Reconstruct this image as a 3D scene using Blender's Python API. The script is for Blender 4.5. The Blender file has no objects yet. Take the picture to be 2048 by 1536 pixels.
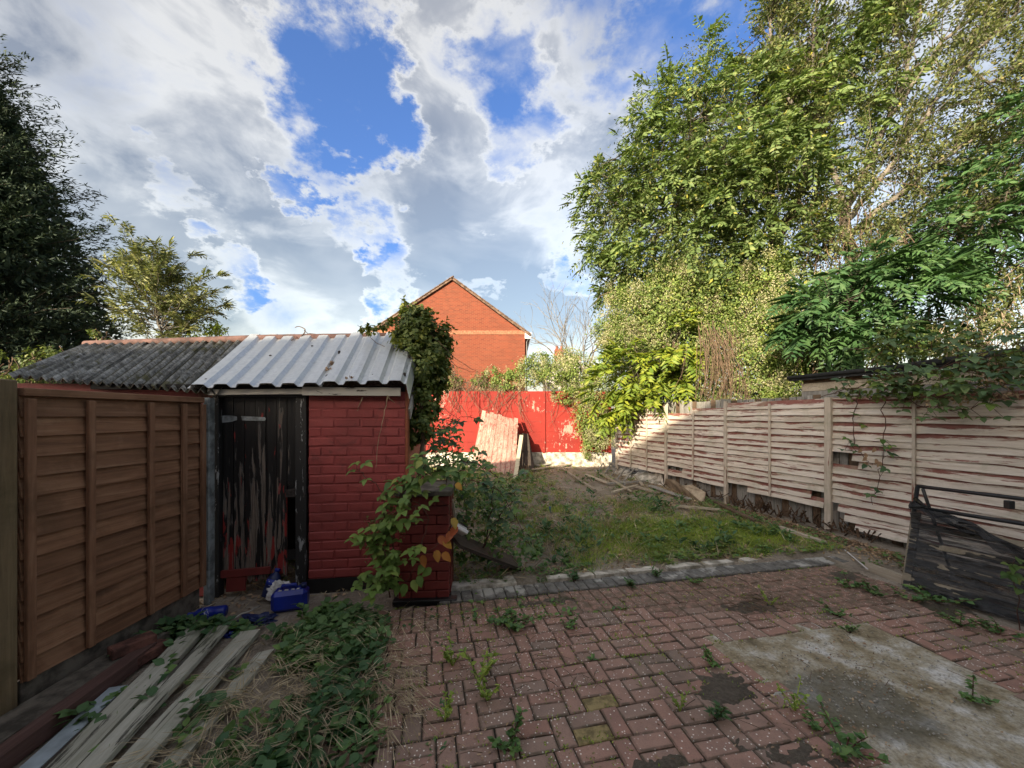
import bpy, bmesh, math, random
import numpy as np
from mathutils import Vector, Matrix, Euler, noise as mnoise

random.seed(7)
rng = np.random.default_rng(7)
SC = bpy.context.scene
COL = SC.collection
R = math.radians

# ------------------------------------------------------------------ camera
EYE, HOR, FPX = 1.65, 830.0, 770.0          # eye height, horizon row and focal length in photo pixels (2048 wide)
cam_d = bpy.data.cameras.new("camera")
cam = bpy.data.objects.new("camera", cam_d)
COL.objects.link(cam)
cam.location = (0, 0, EYE)
cam.rotation_euler = (R(90), 0, 0)
cam_d.sensor_width = 36.0
cam_d.lens = FPX / 2048 * 36.0
cam_d.shift_y = (HOR - 768) / 2048
cam_d.clip_start = 0.05
cam_d.clip_end = 2000
SC.camera = cam

# ------------------------------------------------------------------ sun, sky, exposure
SUN_EL, SUN_TRAVEL = R(18), R(30)           # the sun stands low behind the viewer, to the left
travel = Vector((math.sin(SUN_TRAVEL) * math.cos(SUN_EL), math.cos(SUN_TRAVEL) * math.cos(SUN_EL), -math.sin(SUN_EL)))
sun_d = bpy.data.lights.new("sun", 'SUN')
sun_d.energy = 2.65
sun_d.angle = R(0.6)
sun_d.color = (1.0, 0.84, 0.62)
sun = bpy.data.objects.new("sun", sun_d)
COL.objects.link(sun)
sun.location = (-20, -30, 30)
sun.rotation_euler = travel.to_track_quat('-Z', 'Y').to_euler()

SC.view_settings.view_transform = 'Standard'
SC.view_settings.look = 'None'
SC.view_settings.exposure = 1.92
SC.view_settings.gamma = 1.0
SC.view_settings.use_curve_mapping = False

SC.render.engine = 'CYCLES'
SC.cycles.max_bounces = 6
SC.cycles.diffuse_bounces = 3
SC.cycles.glossy_bounces = 2
SC.cycles.transmission_bounces = 3
SC.cycles.transparent_max_bounces = 6
SC.cycles.use_denoising = True
SC.cycles.sample_clamp_indirect = 6.0


def nd(nt, typ, ins=None, **attrs):
    n = nt.nodes.new(typ)
    for k, v in attrs.items():
        setattr(n, k, v)
    for k, v in (ins or {}).items():
        s = n.inputs[k]
        if isinstance(v, bpy.types.NodeSocket):
            nt.links.new(v, s)
        else:
            s.default_value = v
    return n


def mth(nt, op, a, b=0.0, c=0.0, clamp=False):
    n = nd(nt, 'ShaderNodeMath', {0: a, 1: b, 2: c}, operation=op, use_clamp=clamp)
    return n.outputs[0]


def vmth(nt, op, a, b=(0, 0, 0)):
    n = nd(nt, 'ShaderNodeVectorMath', {0: a, 1: b}, operation=op)
    return n.outputs['Value'] if op in ('DOT_PRODUCT', 'LENGTH', 'DISTANCE') else n.outputs['Vector']


def rng_map(nt, v, a, b, c=0.0, d=1.0, smooth=True):
    n = nd(nt, 'ShaderNodeMapRange', {'Value': v, 'From Min': a, 'From Max': b, 'To Min': c, 'To Max': d})
    n.interpolation_type = 'SMOOTHSTEP' if smooth else 'LINEAR'
    return n.outputs[0]


def mix(nt, f, a, b, blend='MIX'):
    n = nt.nodes.new('ShaderNodeMix')
    n.data_type = 'RGBA'
    n.blend_type = blend
    for s, v in ((n.inputs['Factor'], f), (n.inputs['A'], a), (n.inputs['B'], b)):
        pass
    sock = {s.identifier: s for s in n.inputs}
    for key, v in (('Factor_Float', f), ('A_Color', a), ('B_Color', b)):
        s = sock[key]
        if isinstance(v, bpy.types.NodeSocket):
            nt.links.new(v, s)
        else:
            s.default_value = (*v, 1.0) if isinstance(v, tuple) and len(v) == 3 else v
    return [o for o in n.outputs if o.identifier == 'Result_Color'][0]


def noise_tex(nt, vec, scale, detail=5.0, rough=0.55, dist=0.0, out='Fac'):
    n = nd(nt, 'ShaderNodeTexNoise', {'Scale': scale, 'Detail': detail, 'Roughness': rough, 'Distortion': dist})
    if vec is not None:
        nt.links.new(vec, n.inputs['Vector'])
    return n.outputs[out]


def ramp(nt, fac, stops):
    n = nd(nt, 'ShaderNodeValToRGB', {'Fac': fac})
    e = n.color_ramp.elements
    while len(e) < len(stops):
        e.new(0.5)
    for el, (p, c) in zip(e, stops):
        el.position = p
        el.color = (*c, 1.0)
    return n.outputs['Color']


def ray(px, py):
    return Vector(((px - 1024) / FPX, 1.0, -(py - HOR) / FPX)).normalized()


world = bpy.data.worlds.new("World")
SC.world = world
world.use_nodes = True
wt = world.node_tree
wt.nodes.clear()
sky = nd(wt, 'ShaderNodeTexSky', sky_type='NISHITA', sun_disc=False)
sky.sun_elevation = SUN_EL
sky.sun_rotation = R(210)
sky.altitude = 50
sky.air_density = 1.0
sky.dust_density = 4.0
sky.ozone_density = 2.2
gdir = vmth(wt, 'NORMALIZE', nd(wt, 'ShaderNodeTexCoord').outputs['Generated'])
sep = nd(wt, 'ShaderNodeSeparateXYZ', {0: gdir})
plane = vmth(wt, 'MULTIPLY', gdir, (1.0, 1.0, 1.7))
big = noise_tex(wt, plane, 1.9, 2.0, 0.5, 0.2)
det = noise_tex(wt, plane, 4.6, 9.0, 0.56, 0.35)
dens = mth(wt, 'ADD', mth(wt, 'MULTIPLY', big, 0.45), mth(wt, 'MULTIPLY', det, 0.62))
# where the breaks in the cloud stand (photo pixel, angular size, depth)
wn = nd(wt, 'ShaderNodeTexNoise', {'Vector': plane, 'Scale': 5.5, 'Detail': 7.0, 'Roughness': 0.62}).outputs['Color']
wdir = vmth(wt, 'NORMALIZE', vmth(wt, 'ADD', gdir, vmth(wt, 'MULTIPLY', vmth(wt, 'SUBTRACT', wn, (0.5, 0.5, 0.5)), (0.50, 0.50, 0.50))))
for px, py, wid, amt in ((675, 185, 0.105, 0.22), (740, 235, 0.07, 0.14), (610, 100, 0.08, 0.08), (1055, 235, 0.06, 0.15), (985, 110, 0.065, 0.11), (1020, 30, 0.07, 0.09), (785, 540, 0.06, 0.20), (735, 560, 0.04, 0.12),
                         (598, 402, 0.035, 0.18), (1180, 562, 0.055, 0.20), (1470, 70, 0.16, 0.17), (425, 565, 0.04, 0.17), (725, 480, 0.05, 0.11), (960, 560, 0.04, 0.13), (1330, 170, 0.12, 0.09), (350, 400, 0.04, 0.10), (1160, 40, 0.10, 0.05)):
    dp = vmth(wt, 'DOT_PRODUCT', wdir, tuple(ray(px, py)))
    dens = mth(wt, 'SUBTRACT', dens, rng_map(wt, dp, math.cos(wid * 1.6), 1.0, 0.0, amt))
cover = rng_map(wt, dens, 0.29, 0.515)
thick = rng_map(wt, dens, 0.47, 0.60)
puff = noise_tex(wt, plane, 3.2, 5.0, 0.5, 0.4)
lowz = mth(wt, 'MULTIPLY', rng_map(wt, sep.outputs['Z'], 0.06, 0.36, 0.45, 0.0), 1.0)
shade_f = mth(wt, 'SUBTRACT', mth(wt, 'ADD', mth(wt, 'MULTIPLY', thick, 0.75), mth(wt, 'MULTIPLY', mth(wt, 'SUBTRACT', puff, 0.43), 2.2)), lowz, clamp=True)
ccol = mix(wt, shade_f, (0.165, 0.145, 0.110), (0.028, 0.016, 0.000))
skyc = mix(wt, 1.0, sky.outputs[0], (0.044, 0.059, 0.086), 'MULTIPLY')
# cloud lets part of the sky's own glow through
thru = mix(wt, 1.0, sky.outputs[0], (0.064, 0.061, 0.057), 'MULTIPLY')
wcol = mix(wt, cover, skyc, mix(wt, 1.0, ccol, thru, 'ADD'))
bg = nd(wt, 'ShaderNodeBackground', {'Color': wcol, 'Strength': 1.0})
wo = nd(wt, 'ShaderNodeOutputWorld', {'Surface': bg.outputs[0]})


# ------------------------------------------------------------------ placing helpers
def P(px, py, D):
    return Vector(((px - 1024) / FPX * D, D, EYE - (py - HOR) / FPX * D))


def G(px, py, z=0.0):
    D = FPX * (EYE - z) / (py - HOR)
    return Vector(((px - 1024) / FPX * D, D, z))


def link(o, parent=None):
    COL.objects.link(o)
    if parent is not None:
        o.parent = parent
    return o


def tag(o, label=None, cat=None, group=None, kind=None):
    if label:
        o["label"] = label
    if cat:
        o["category"] = cat
    if group:
        o["group"] = group
    if kind:
        o["kind"] = kind
    return o


def thing(name, label, cat, loc=(0, 0, 0), rz=0.0, group=None, rot=None):
    o = bpy.data.objects.new(name, None)
    o.empty_display_size = 0.1
    COL.objects.link(o)
    o.location = loc
    o.rotation_euler = rot if rot is not None else (0, 0, rz)
    return tag(o, label, cat, group)


class MB:
    """collects faces, then links them as one mesh object"""

    def __init__(s):
        s.v, s.f = [], []

    def add(s, vs, fs):
        b = len(s.v)
        s.v += [tuple(v) for v in vs]
        s.f += [tuple(b + i for i in f) for f in fs]
        return s

    def box(s, c, size, rot=None):
        hx, hy, hz = size[0] / 2, size[1] / 2, size[2] / 2
        vs = [Vector((x, y, z)) for z in (-hz, hz) for y in (-hy, hy) for x in (-hx, hx)]
        if rot is not None:
            vs = [rot @ v for v in vs]
        c = Vector(c)
        return s.add([v + c for v in vs], [(0, 2, 3, 1), (4, 5, 7, 6), (0, 1, 5, 4), (1, 3, 7, 5), (3, 2, 6, 7), (2, 0, 4, 6)])

    def cham(s, c, size, b=0.004, rot=None, jit=0.0):
        """box with a chamfered edge all round"""
        bm = bmesh.new()
        bmesh.ops.create_cube(bm, size=1.0)
        for v in bm.verts:
            v.co = Vector((v.co.x * size[0], v.co.y * size[1], v.co.z * size[2]))
            if jit:
                v.co += Vector((random.uniform(-jit, jit), random.uniform(-jit, jit), random.uniform(-jit, jit)))
        bmesh.ops.bevel(bm, geom=list(bm.edges), offset=b, segments=1, affect='EDGES')
        bm.verts.index_update()
        c = Vector(c)
        vs = [(rot @ v.co if rot is not None else v.co) + c for v in bm.verts]
        s.add(vs, [tuple(v.index for v in f.verts) for f in bm.faces])
        bm.free()
        return s

    def bar(s, a, b, w, t, up=(0, 0, 1)):
        a, b = Vector(a), Vector(b)
        d = (b - a)
        x = d.normalized()
        y = Vector(up).cross(x)
        if y.length < 1e-4:
            y = Vector((0, 1, 0)).cross(x)
        y.normalize()
        z = x.cross(y)
        m = Matrix((x, y, z)).transposed()
        return s.box((a + b) / 2, (d.length, w, t), m)

    def tube(s, pts, rad, n=6, cap=True):
        pts = [Vector(p) for p in pts]
        if not hasattr(rad, '__len__'):
            rad = [rad] * len(pts)
        base = len(s.v)
        prev = None
        for i, p in enumerate(pts):
            d = (pts[min(i + 1, len(pts) - 1)] - pts[max(i - 1, 0)])
            d = d.normalized() if d.length > 1e-9 else Vector((0, 0, 1))
            if prev is None:
                u = d.cross(Vector((0, 0, 1)))
                if u.length < 1e-3:
                    u = d.cross(Vector((1, 0, 0)))
            else:
                u = prev - d * prev.dot(d)
                if u.length < 1e-6:
                    u = d.cross(Vector((1, 0, 0)))
            u.normalize()
            prev = u
            w = d.cross(u)
            for k in range(n):
                a = 2 * math.pi * k / n
                s.v.append(tuple(p + (u * math.cos(a) + w * math.sin(a)) * rad[i]))
        for i in range(len(pts) - 1):
            for k in range(n):
                k2 = (k + 1) % n
                s.f.append((base + i * n + k, base + i * n + k2, base + (i + 1) * n + k2, base + (i + 1) * n + k))
        if cap:
            s.f.append(tuple(base + k for k in reversed(range(n))))
            s.f.append(tuple(base + (len(pts) - 1) * n + k for k in range(n)))
        return s

    def lathe(s, prof, c=(0, 0, 0), n=20, rot=None):
        c = Vector(c)
        base = len(s.v)
        for r, z in prof:
            for k in range(n):
                a = 2 * math.pi * k / n
                v = Vector((r * math.cos(a), r * math.sin(a), z))
                if rot is not None:
                    v = rot @ v
                s.v.append(tuple(v + c))
        for i in range(len(prof) - 1):
            for k in range(n):
                k2 = (k + 1) % n
                s.f.append((base + i * n + k, base + i * n + k2, base + (i + 1) * n + k2, base + (i + 1) * n + k))
        s.f.append(tuple(base + k for k in reversed(range(n))))
        s.f.append(tuple(base + (len(prof) - 1) * n + k for k in range(n)))
        return s

    def grid(s, fn, nu, nv):
        base = len(s.v)
        for j in range(nv + 1):
            for i in range(nu + 1):
                s.v.append(tuple(fn(i / nu, j / nv)))
        for j in range(nv):
            for i in range(nu):
                a = base + j * (nu + 1) + i
                s.f.append((a, a + 1, a + nu + 2, a + nu + 1))
        return s

    def mesh(s, name, smooth=False):
        me = bpy.data.meshes.new(name)
        me.from_pydata(s.v, [], s.f)
        if smooth:
            me.polygons.foreach_set('use_smooth', [True] * len(me.polygons))
        me.update()
        return me

    def build(s, name, mat, parent=None, smooth=False):
        me = s.mesh(name, smooth)
        if mat is not None:
            me.materials.append(mat)
        return link(bpy.data.objects.new(name, me), parent)


def np_mesh(name, V, F, mat, parent=None, smooth=False):
    """V (n,3) and F (m,k) arrays, straight to a mesh"""
    V = np.ascontiguousarray(V, dtype=np.float32)
    F = np.ascontiguousarray(F, dtype=np.int32)
    m, k = F.shape
    me = bpy.data.meshes.new(name)
    me.vertices.add(len(V))
    me.vertices.foreach_set('co', V.ravel())
    me.loops.add(m * k)
    me.loops.foreach_set('vertex_index', F.ravel())
    me.polygons.add(m)
    me.polygons.foreach_set('loop_start', np.arange(m, dtype=np.int32) * k)
    me.polygons.foreach_set('loop_total', np.full(m, k, dtype=np.int32))
    if smooth:
        me.polygons.foreach_set('use_smooth', np.ones(m, dtype=bool))
    me.update(calc_edges=True)
    me.materials.append(mat)
    return link(bpy.data.objects.new(name, me), parent)


# ------------------------------------------------------------------ materials
def new_mat(name):
    m = bpy.data.materials.new(name)
    m.use_nodes = True
    nt = m.node_tree
    nt.nodes.clear()
    b = nd(nt, 'ShaderNodeBsdfPrincipled')
    o = nd(nt, 'ShaderNodeOutputMaterial', {'Surface': b.outputs[0]})
    return m, nt, b


def put(nt, b, **kw):
    for k, v in kw.items():
        s = b.inputs[k.replace('_', ' ')]
        if isinstance(v, bpy.types.NodeSocket):
            nt.links.new(v, s)
        else:
            s.default_value = (*v, 1.0) if isinstance(v, tuple) and len(v) == 3 else v


def bump(nt, b, h, strength=0.4, dist=0.01):
    n = nd(nt, 'ShaderNodeBump', {'Height': h, 'Strength': strength, 'Distance': dist})
    nt.links.new(n.outputs[0], b.inputs['Normal'])


def obj_vec(nt, scale=(1, 1, 1), rand=True, kind='Object'):
    tc = nd(nt, 'ShaderNodeTexCoord').outputs[kind]
    v = vmth(nt, 'MULTIPLY', tc, scale)
    if rand:
        oi = nd(nt, 'ShaderNodeObjectInfo').outputs['Random']
        off = nd(nt, 'ShaderNodeCombineXYZ', {0: mth(nt, 'MULTIPLY', oi, 37.0), 1: mth(nt, 'MULTIPLY', oi, 91.0), 2: mth(nt, 'MULTIPLY', oi, 53.0)}).outputs[0]
        v = vmth(nt, 'ADD', v, off)
    return v


def pos_vec(nt):
    return nd(nt, 'ShaderNodeNewGeometry').outputs['Position']


def orand(nt):
    return nd(nt, 'ShaderNodeObjectInfo').outputs['Random']


def simple(name, col, rough=0.7, var=0.25, scale=8.0, metal=0.0, bmp=0.3, col2=None, bd=0.004):
    m, nt, b = new_mat(name)
    v = obj_vec(nt)
    n1 = noise_tex(nt, v, scale, 8.0, 0.6)
    c2 = col2 or tuple(c * (1 - var) * 0.8 for c in col)
    c = mix(nt, rng_map(nt, n1, 0.35, 0.65), tuple(min(1, x * (1 + var * 0.5)) for x in col), c2)
    put(nt, b, Base_Color=c, Roughness=rough, Metallic=metal)
    if bmp:
        bump(nt, b, noise_tex(nt, v, scale * 6, 6.0, 0.6), bmp, bd)
    return m


def wood(name, cols, axis=0, rough=0.8, paint=None, paint_amt=0.5, knots=True, dark=0.35, grain=1.0, lap=False):
    """weathered timber, grain along the local axis"""
    m, nt, b = new_mat(name)
    s = [14.0, 14.0, 14.0]
    s[axis] = 0.9
    v = obj_vec(nt, tuple(s))
    s2 = [3.0, 3.0, 3.0]
    s2[axis] = 1.0
    v2 = obj_vec(nt, tuple(s2))
    g1 = noise_tex(nt, v, 2.2, 9.0, 0.62, 0.6)
    g2 = noise_tex(nt, v2, 1.3, 5.0, 0.55)
    s3 = [60.0, 60.0, 60.0]
    s3[axis] = 2.0
    fine = noise_tex(nt, obj_vec(nt, tuple(s3)), 2.0, 6.0, 0.7)
    c = ramp(nt, mth(nt, 'ADD', mth(nt, 'MULTIPLY', g1, 0.6), mth(nt, 'MULTIPLY', g2, 0.4)), [(0.30, cols[0]), (0.5, cols[1]), (0.70, cols[2])])
    c = mix(nt, mth(nt, 'MULTIPLY', orand(nt), dark), c, tuple(x * 0.45 for x in cols[0]))
    c = mix(nt, rng_map(nt, fine, 0.55, 0.75, 0, 0.55 * grain), c, tuple(x * 0.35 for x in cols[0]))
    if knots:
        vo = nd(nt, 'ShaderNodeTexVoronoi', {'Vector': obj_vec(nt, tuple(0.45 * x ** 0.5 * 2.2 for x in s)), 'Scale': 1.0})
        c = mix(nt, rng_map(nt, vo.outputs['Distance'], 0.0, 0.14, 0.75, 0.0), c, tuple(x * 0.25 for x in cols[0]))
    if paint:
        s4 = [9.0, 9.0, 9.0]
        s4[axis] = 1.1
        pn = noise_tex(nt, obj_vec(nt, tuple(s4)), 1.7, 10.0, 0.68, 0.4)
        if lap:     # old stain survives where the board above sheltered it from the rain
            lz = nd(nt, 'ShaderNodeSeparateXYZ', {0: nd(nt, 'ShaderNodeTexCoord').outputs['Object']}).outputs['Z']
            pn = mth(nt, 'ADD', pn, rng_map(nt, lz, 0.02, 0.10, -0.075, 0.115))
        pm = rng_map(nt, mth(nt, 'ADD', pn, mth(nt, 'MULTIPLY', mth(nt, 'SUBTRACT', fine, 0.5), 0.35)), 0.62 - 0.2 * paint_amt, 0.70 - 0.2 * paint_amt)
        c = mix(nt, mth(nt, 'MULTIPLY', pm, 0.9), c, paint)
    stn = noise_tex(nt, pos_vec(nt), 2.4, 8.0, 0.66, 0.4)
    c = mix(nt, rng_map(nt, stn, 0.50, 0.68, 0, 0.45), c, tuple(x * y for x, y in zip(cols[0], (0.75, 0.85, 0.75))))
    c = mix(nt, rng_map(nt, stn, 0.46, 0.30, 0, 0.30), c, cols[2])
    put(nt, b, Base_Color=c, Roughness=rough)
    bump(nt, b, mth(nt, 'ADD', fine, g1), 0.6, 0.005)
    return m


M = {}
M['fence_brown'] = wood('fence_brown', [(0.13, 0.060, 0.031), (0.29, 0.145, 0.078), (0.45, 0.265, 0.16)], dark=0.35)
M['batten_brown'] = wood('batten_brown', [(0.12, 0.055, 0.029), (0.26, 0.13, 0.072), (0.42, 0.245, 0.15)], axis=2, dark=0.25)
M['post_wood'] = wood('post_wood', [(0.10, 0.075, 0.04), (0.20, 0.145, 0.08), (0.30, 0.225, 0.13)], axis=2, dark=0.1)
M['slat_red'] = wood('slat_red', [(0.44, 0.375, 0.30), (0.66, 0.595, 0.52), (0.80, 0.755, 0.69)], paint=(0.185, 0.035, 0.024), paint_amt=0.47, dark=0.15, grain=0.7, lap=True)
M['batten_pale'] = wood('batten_pale', [(0.38, 0.32, 0.25), (0.58, 0.51, 0.43), (0.72, 0.66, 0.58)], axis=2, paint=(0.20, 0.045, 0.025), paint_amt=0.15, dark=0.2)
M['board_grey'] = wood('board_grey', [(0.16, 0.15, 0.135), (0.33, 0.32, 0.30), (0.50, 0.49, 0.46)], axis=2, dark=0.35)
M['board_brown'] = wood('board_brown', [(0.07, 0.045, 0.028), (0.15, 0.10, 0.065), (0.24, 0.17, 0.11)], axis=2, dark=0.4)
M['plank_white'] = wood('plank_white', [(0.24, 0.24, 0.18), (0.46, 0.46, 0.39), (0.62, 0.62, 0.56)], paint=(0.035, 0.032, 0.026), paint_amt=0.34, knots=False, dark=0.2)
M['plank_pale'] = wood('plank_pale', [(0.30, 0.25, 0.18), (0.48, 0.42, 0.33), (0.62, 0.56, 0.46)], knots=False, dark=0.35)
M['plank_dark'] = wood('plank_dark', [(0.03, 0.024, 0.02), (0.07, 0.055, 0.045), (0.13, 0.10, 0.08)], knots=False, dark=0.3)
M['plank_blue'] = simple('plank_blue', (0.42, 0.50, 0.56), 0.5, 0.2, 5.0)
M['gate_wood'] = wood('gate_wood', [(0.24, 0.12, 0.09), (0.42, 0.26, 0.21), (0.62, 0.48, 0.42)], axis=2, paint=(0.30, 0.06, 0.045), paint_amt=0.45, dark=0.3)
M['beam_red'] = wood('beam_red', [(0.055, 0.028, 0.024), (0.11, 0.058, 0.05), (0.17, 0.10, 0.09)], dark=0.1, knots=False)
M['sleeper'] = simple('sleeper', (0.13, 0.115, 0.095), 0.95, 0.5, 9.0, bmp=0.7)
M['slat_dull'] = wood('slat_dull', [(0.12, 0.10, 0.07), (0.25, 0.21, 0.15), (0.36, 0.31, 0.23)], knots=False, dark=0.3)
M['soil_wood'] = simple('soil_wood', (0.10, 0.06, 0.035), 0.95, 0.5, 14.0, bmp=0.8)
M['white_board'] = simple('white_board', (0.55, 0.53, 0.48), 0.7, 0.3, 6.0)
M['concrete_post'] = simple('concrete_post', (0.22, 0.25, 0.26), 0.9, 0.45, 10.0, bmp=0.6)
M['concrete_pale'] = simple('concrete_pale', (0.58, 0.55, 0.49), 0.95, 0.4, 7.0, bmp=0.7, col2=(0.22, 0.20, 0.16), bd=0.01)
M['black_paint'] = simple('black_paint', (0.012, 0.012, 0.013), 0.45, 0.3, 6.0, bmp=0.3)
M['black_metal'] = simple('black_metal', (0.02, 0.022, 0.025), 0.4, 0.3, 9.0)
M['dark_inside'] = simple('dark_inside', (0.012, 0.011, 0.010), 0.9, 0.3, 6.0)
M['felt'] = simple('felt', (0.02, 0.022, 0.025), 0.85, 0.3, 20.0, bmp=0.6)
M['blue_plastic'] = simple('blue_plastic', (0.010, 0.028, 0.30), 0.35, 0.15, 4.0, bmp=0.05)
M['navy_plastic'] = simple('navy_plastic', (0.010, 0.02, 0.09), 0.45, 0.2, 4.0, bmp=0.05)
M['pipe_blue'] = simple('pipe_blue', (0.03, 0.10, 0.22), 0.4, 0.15, 4.0, bmp=0.05)
M['white_plastic'] = simple('white_plastic', (0.66, 0.66, 0.66), 0.4, 0.15, 5.0, bmp=0.1)
M['white_upvc'] = simple('white_upvc', (0.75, 0.75, 0.75), 0.35, 0.08, 3.0, bmp=0.05)
M['hinge_grey'] = simple('hinge_grey', (0.26, 0.29, 0.31), 0.6, 0.4, 14.0, metal=0.2)
M['rust'] = simple('rust', (0.05, 0.04, 0.037), 0.8, 0.5, 20.0, bmp=0.6)
M['terracotta'] = simple('terracotta', (0.30, 0.10, 0.055), 0.85, 0.4, 12.0, bmp=0.5)
M['ridge_pink'] = simple('ridge_pink', (0.14, 0.08, 0.07), 0.9, 0.4, 7.0, bmp=0.5)
M['old_brick'] = simple('old_brick', (0.15, 0.065, 0.05), 0.9, 0.5, 14.0, bmp=0.7)
M['stone'] = simple('stone', (0.45, 0.43, 0.39), 0.9, 0.3, 5.0)
M['plywood'] = simple('plywood', (0.40, 0.33, 0.24), 0.85, 0.4, 5.0, col2=(0.22, 0.17, 0.12))
M['yellow_brick'] = simple('yellow_brick', (0.30, 0.235, 0.11), 0.9, 0.4, 20.0, bmp=0.5)
M['bark'] = simple('bark', (0.10, 0.085, 0.065), 0.95, 0.5, 9.0, bmp=0.9, bd=0.02)
M['bark_pale'] = simple('bark_pale', (0.19, 0.17, 0.14), 0.9, 0.4, 9.0, bmp=0.6, bd=0.02)
M['twig'] = simple('twig', (0.17, 0.115, 0.075), 0.9, 0.4, 9.0, bmp=0.0)
M['twig_pale'] = simple('twig_pale', (0.30, 0.235, 0.165), 0.9, 0.4, 9.0, bmp=0.0)
M['stem_red'] = simple('stem_red', (0.10, 0.045, 0.03), 0.7, 0.3, 9.0, bmp=0.0)
M['straw'] = simple('straw', (0.30, 0.24, 0.15), 0.9, 0.4, 9.0, bmp=0.0)


def brick_paint(name, col, dirt=(0.03, 0.012, 0.012)):
    m, nt, b = new_mat(name)
    pv = pos_vec(nt)
    v = obj_vec(nt)
    n1 = noise_tex(nt, pv, 2.2, 6.0, 0.6)
    n2 = noise_tex(nt, v, 30.0, 8.0, 0.65)
    c = mix(nt, rng_map(nt, n1, 0.3, 0.7), tuple(x * 1.15 for x in col), tuple(x * 0.75 for x in col))
    c = mix(nt, mth(nt, 'MULTIPLY', orand(nt), 0.3), c, tuple(x * 0.6 for x in col))
    c = mix(nt, rng_map(nt, n2, 0.60, 0.74, 0, 0.6), c, dirt)
    chip = noise_tex(nt, v, 12.0, 9.0, 0.7)
    c = mix(nt, rng_map(nt, chip, 0.70, 0.73, 0, 0.6), c, (0.34, 0.25, 0.21))
    stn = noise_tex(nt, pv, 3.4, 9.0, 0.68, 0.5)
    c = mix(nt, rng_map(nt, stn, 0.54, 0.70, 0, 0.55), c, dirt)
    c = mix(nt, rng_map(nt, stn, 0.44, 0.28, 0, 0.35), c, tuple(x * 1.25 + 0.03 for x in col))
    put(nt, b, Base_Color=c, Roughness=0.62)
    bump(nt, b, mth(nt, 'ADD', n2, noise_tex(nt, v, 9.0, 6.0, 0.6)), 0.6, 0.006)
    return m


M['brick_red'] = brick_paint('brick_red', (0.26, 0.044, 0.042))
M['mortar_red'] = brick_paint('mortar_red', (0.23, 0.036, 0.035))
M['pier_red'] = brick_paint('pier_red', (0.20, 0.030, 0.026))
M['corner_orange'] = brick_paint('corner_orange', (0.26, 0.075, 0.030))


def peel_mat():
    """black paint flaking off red paint and bare grey timber"""
    m, nt, b = new_mat('door_peeling')
    tc = nd(nt, 'ShaderNodeTexCoord').outputs['Object']
    z = nd(nt, 'ShaderNodeSeparateXYZ', {0: tc}).outputs['Z']
    v = obj_vec(nt, (20, 20, 1.15))
    n1 = noise_tex(nt, v, 1.35, 8.0, 0.62, 0.6)
    n2 = noise_tex(nt, obj_vec(nt, (9, 9, 2.1)), 1.6, 8.0, 0.6, 0.4)
    fine = noise_tex(nt, obj_vec(nt, (110, 110, 3)), 1.5, 6.0, 0.7)
    low = rng_map(nt, z, 0.15, 1.75, 0.055, -0.15, smooth=False)
    a = mth(nt, 'ADD', mth(nt, 'ADD', n1, low), mth(nt, 'MULTIPLY', mth(nt, 'SUBTRACT', fine, 0.5), 0.10))
    bare = rng_map(nt, a, 0.515, 0.535)
    red = rng_map(nt, mth(nt, 'ADD', n2, low), 0.545, 0.565)
    woodc = ramp(nt, fine, [(0.3, (0.05, 0.038, 0.03)), (0.5, (0.145, 0.115, 0.095)), (0.7, (0.26, 0.215, 0.18))])
    c = mix(nt, red, (0.010, 0.010, 0.011), (0.25, 0.028, 0.026))
    c = mix(nt, bare, c, woodc)
    edge = mth(nt, 'MULTIPLY', rng_map(nt, a, 0.500, 0.512), mth(nt, 'SUBTRACT', 1.0, rng_map(nt, a, 0.518, 0.53)))
    c = mix(nt, mth(nt, 'MULTIPLY', edge, 0.35), c, (0.35, 0.33, 0.31))
    put(nt, b, Base_Color=c, Roughness=mix(nt, bare, (0.38, 0.38, 0.38), (0.9, 0.9, 0.9)))
    bump(nt, b, mth(nt, 'SUBTRACT', mth(nt, 'MULTIPLY', fine, 0.4), bare), 0.6, 0.004)
    return m


M['door_peeling'] = peel_mat()


def flaked(name, base, chip, amt=0.55, axis=2):
    m, nt, b = new_mat(name)
    s = [20.0, 20.0, 20.0]
    s[axis] = 4.0
    n = noise_tex(nt, obj_vec(nt, tuple(s)), 1.5, 9.0, 0.68, 0.4)
    c = mix(nt, rng_map(nt, n, amt, amt + 0.02), base, chip)
    put(nt, b, Base_Color=c, Roughness=0.6)
    bump(nt, b, n, 0.5, 0.004)
    return m


M['frame_black'] = flaked('frame_black', (0.013, 0.013, 0.014), (0.30, 0.31, 0.32), 0.60)
M['fascia'] = flaked('fascia', (0.46, 0.45, 0.42), (0.06, 0.05, 0.045), 0.60, 0)
M['gate_edge'] = flaked('gate_edge', (0.55, 0.50, 0.36), (0.25, 0.2, 0.13), 0.60)


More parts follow.
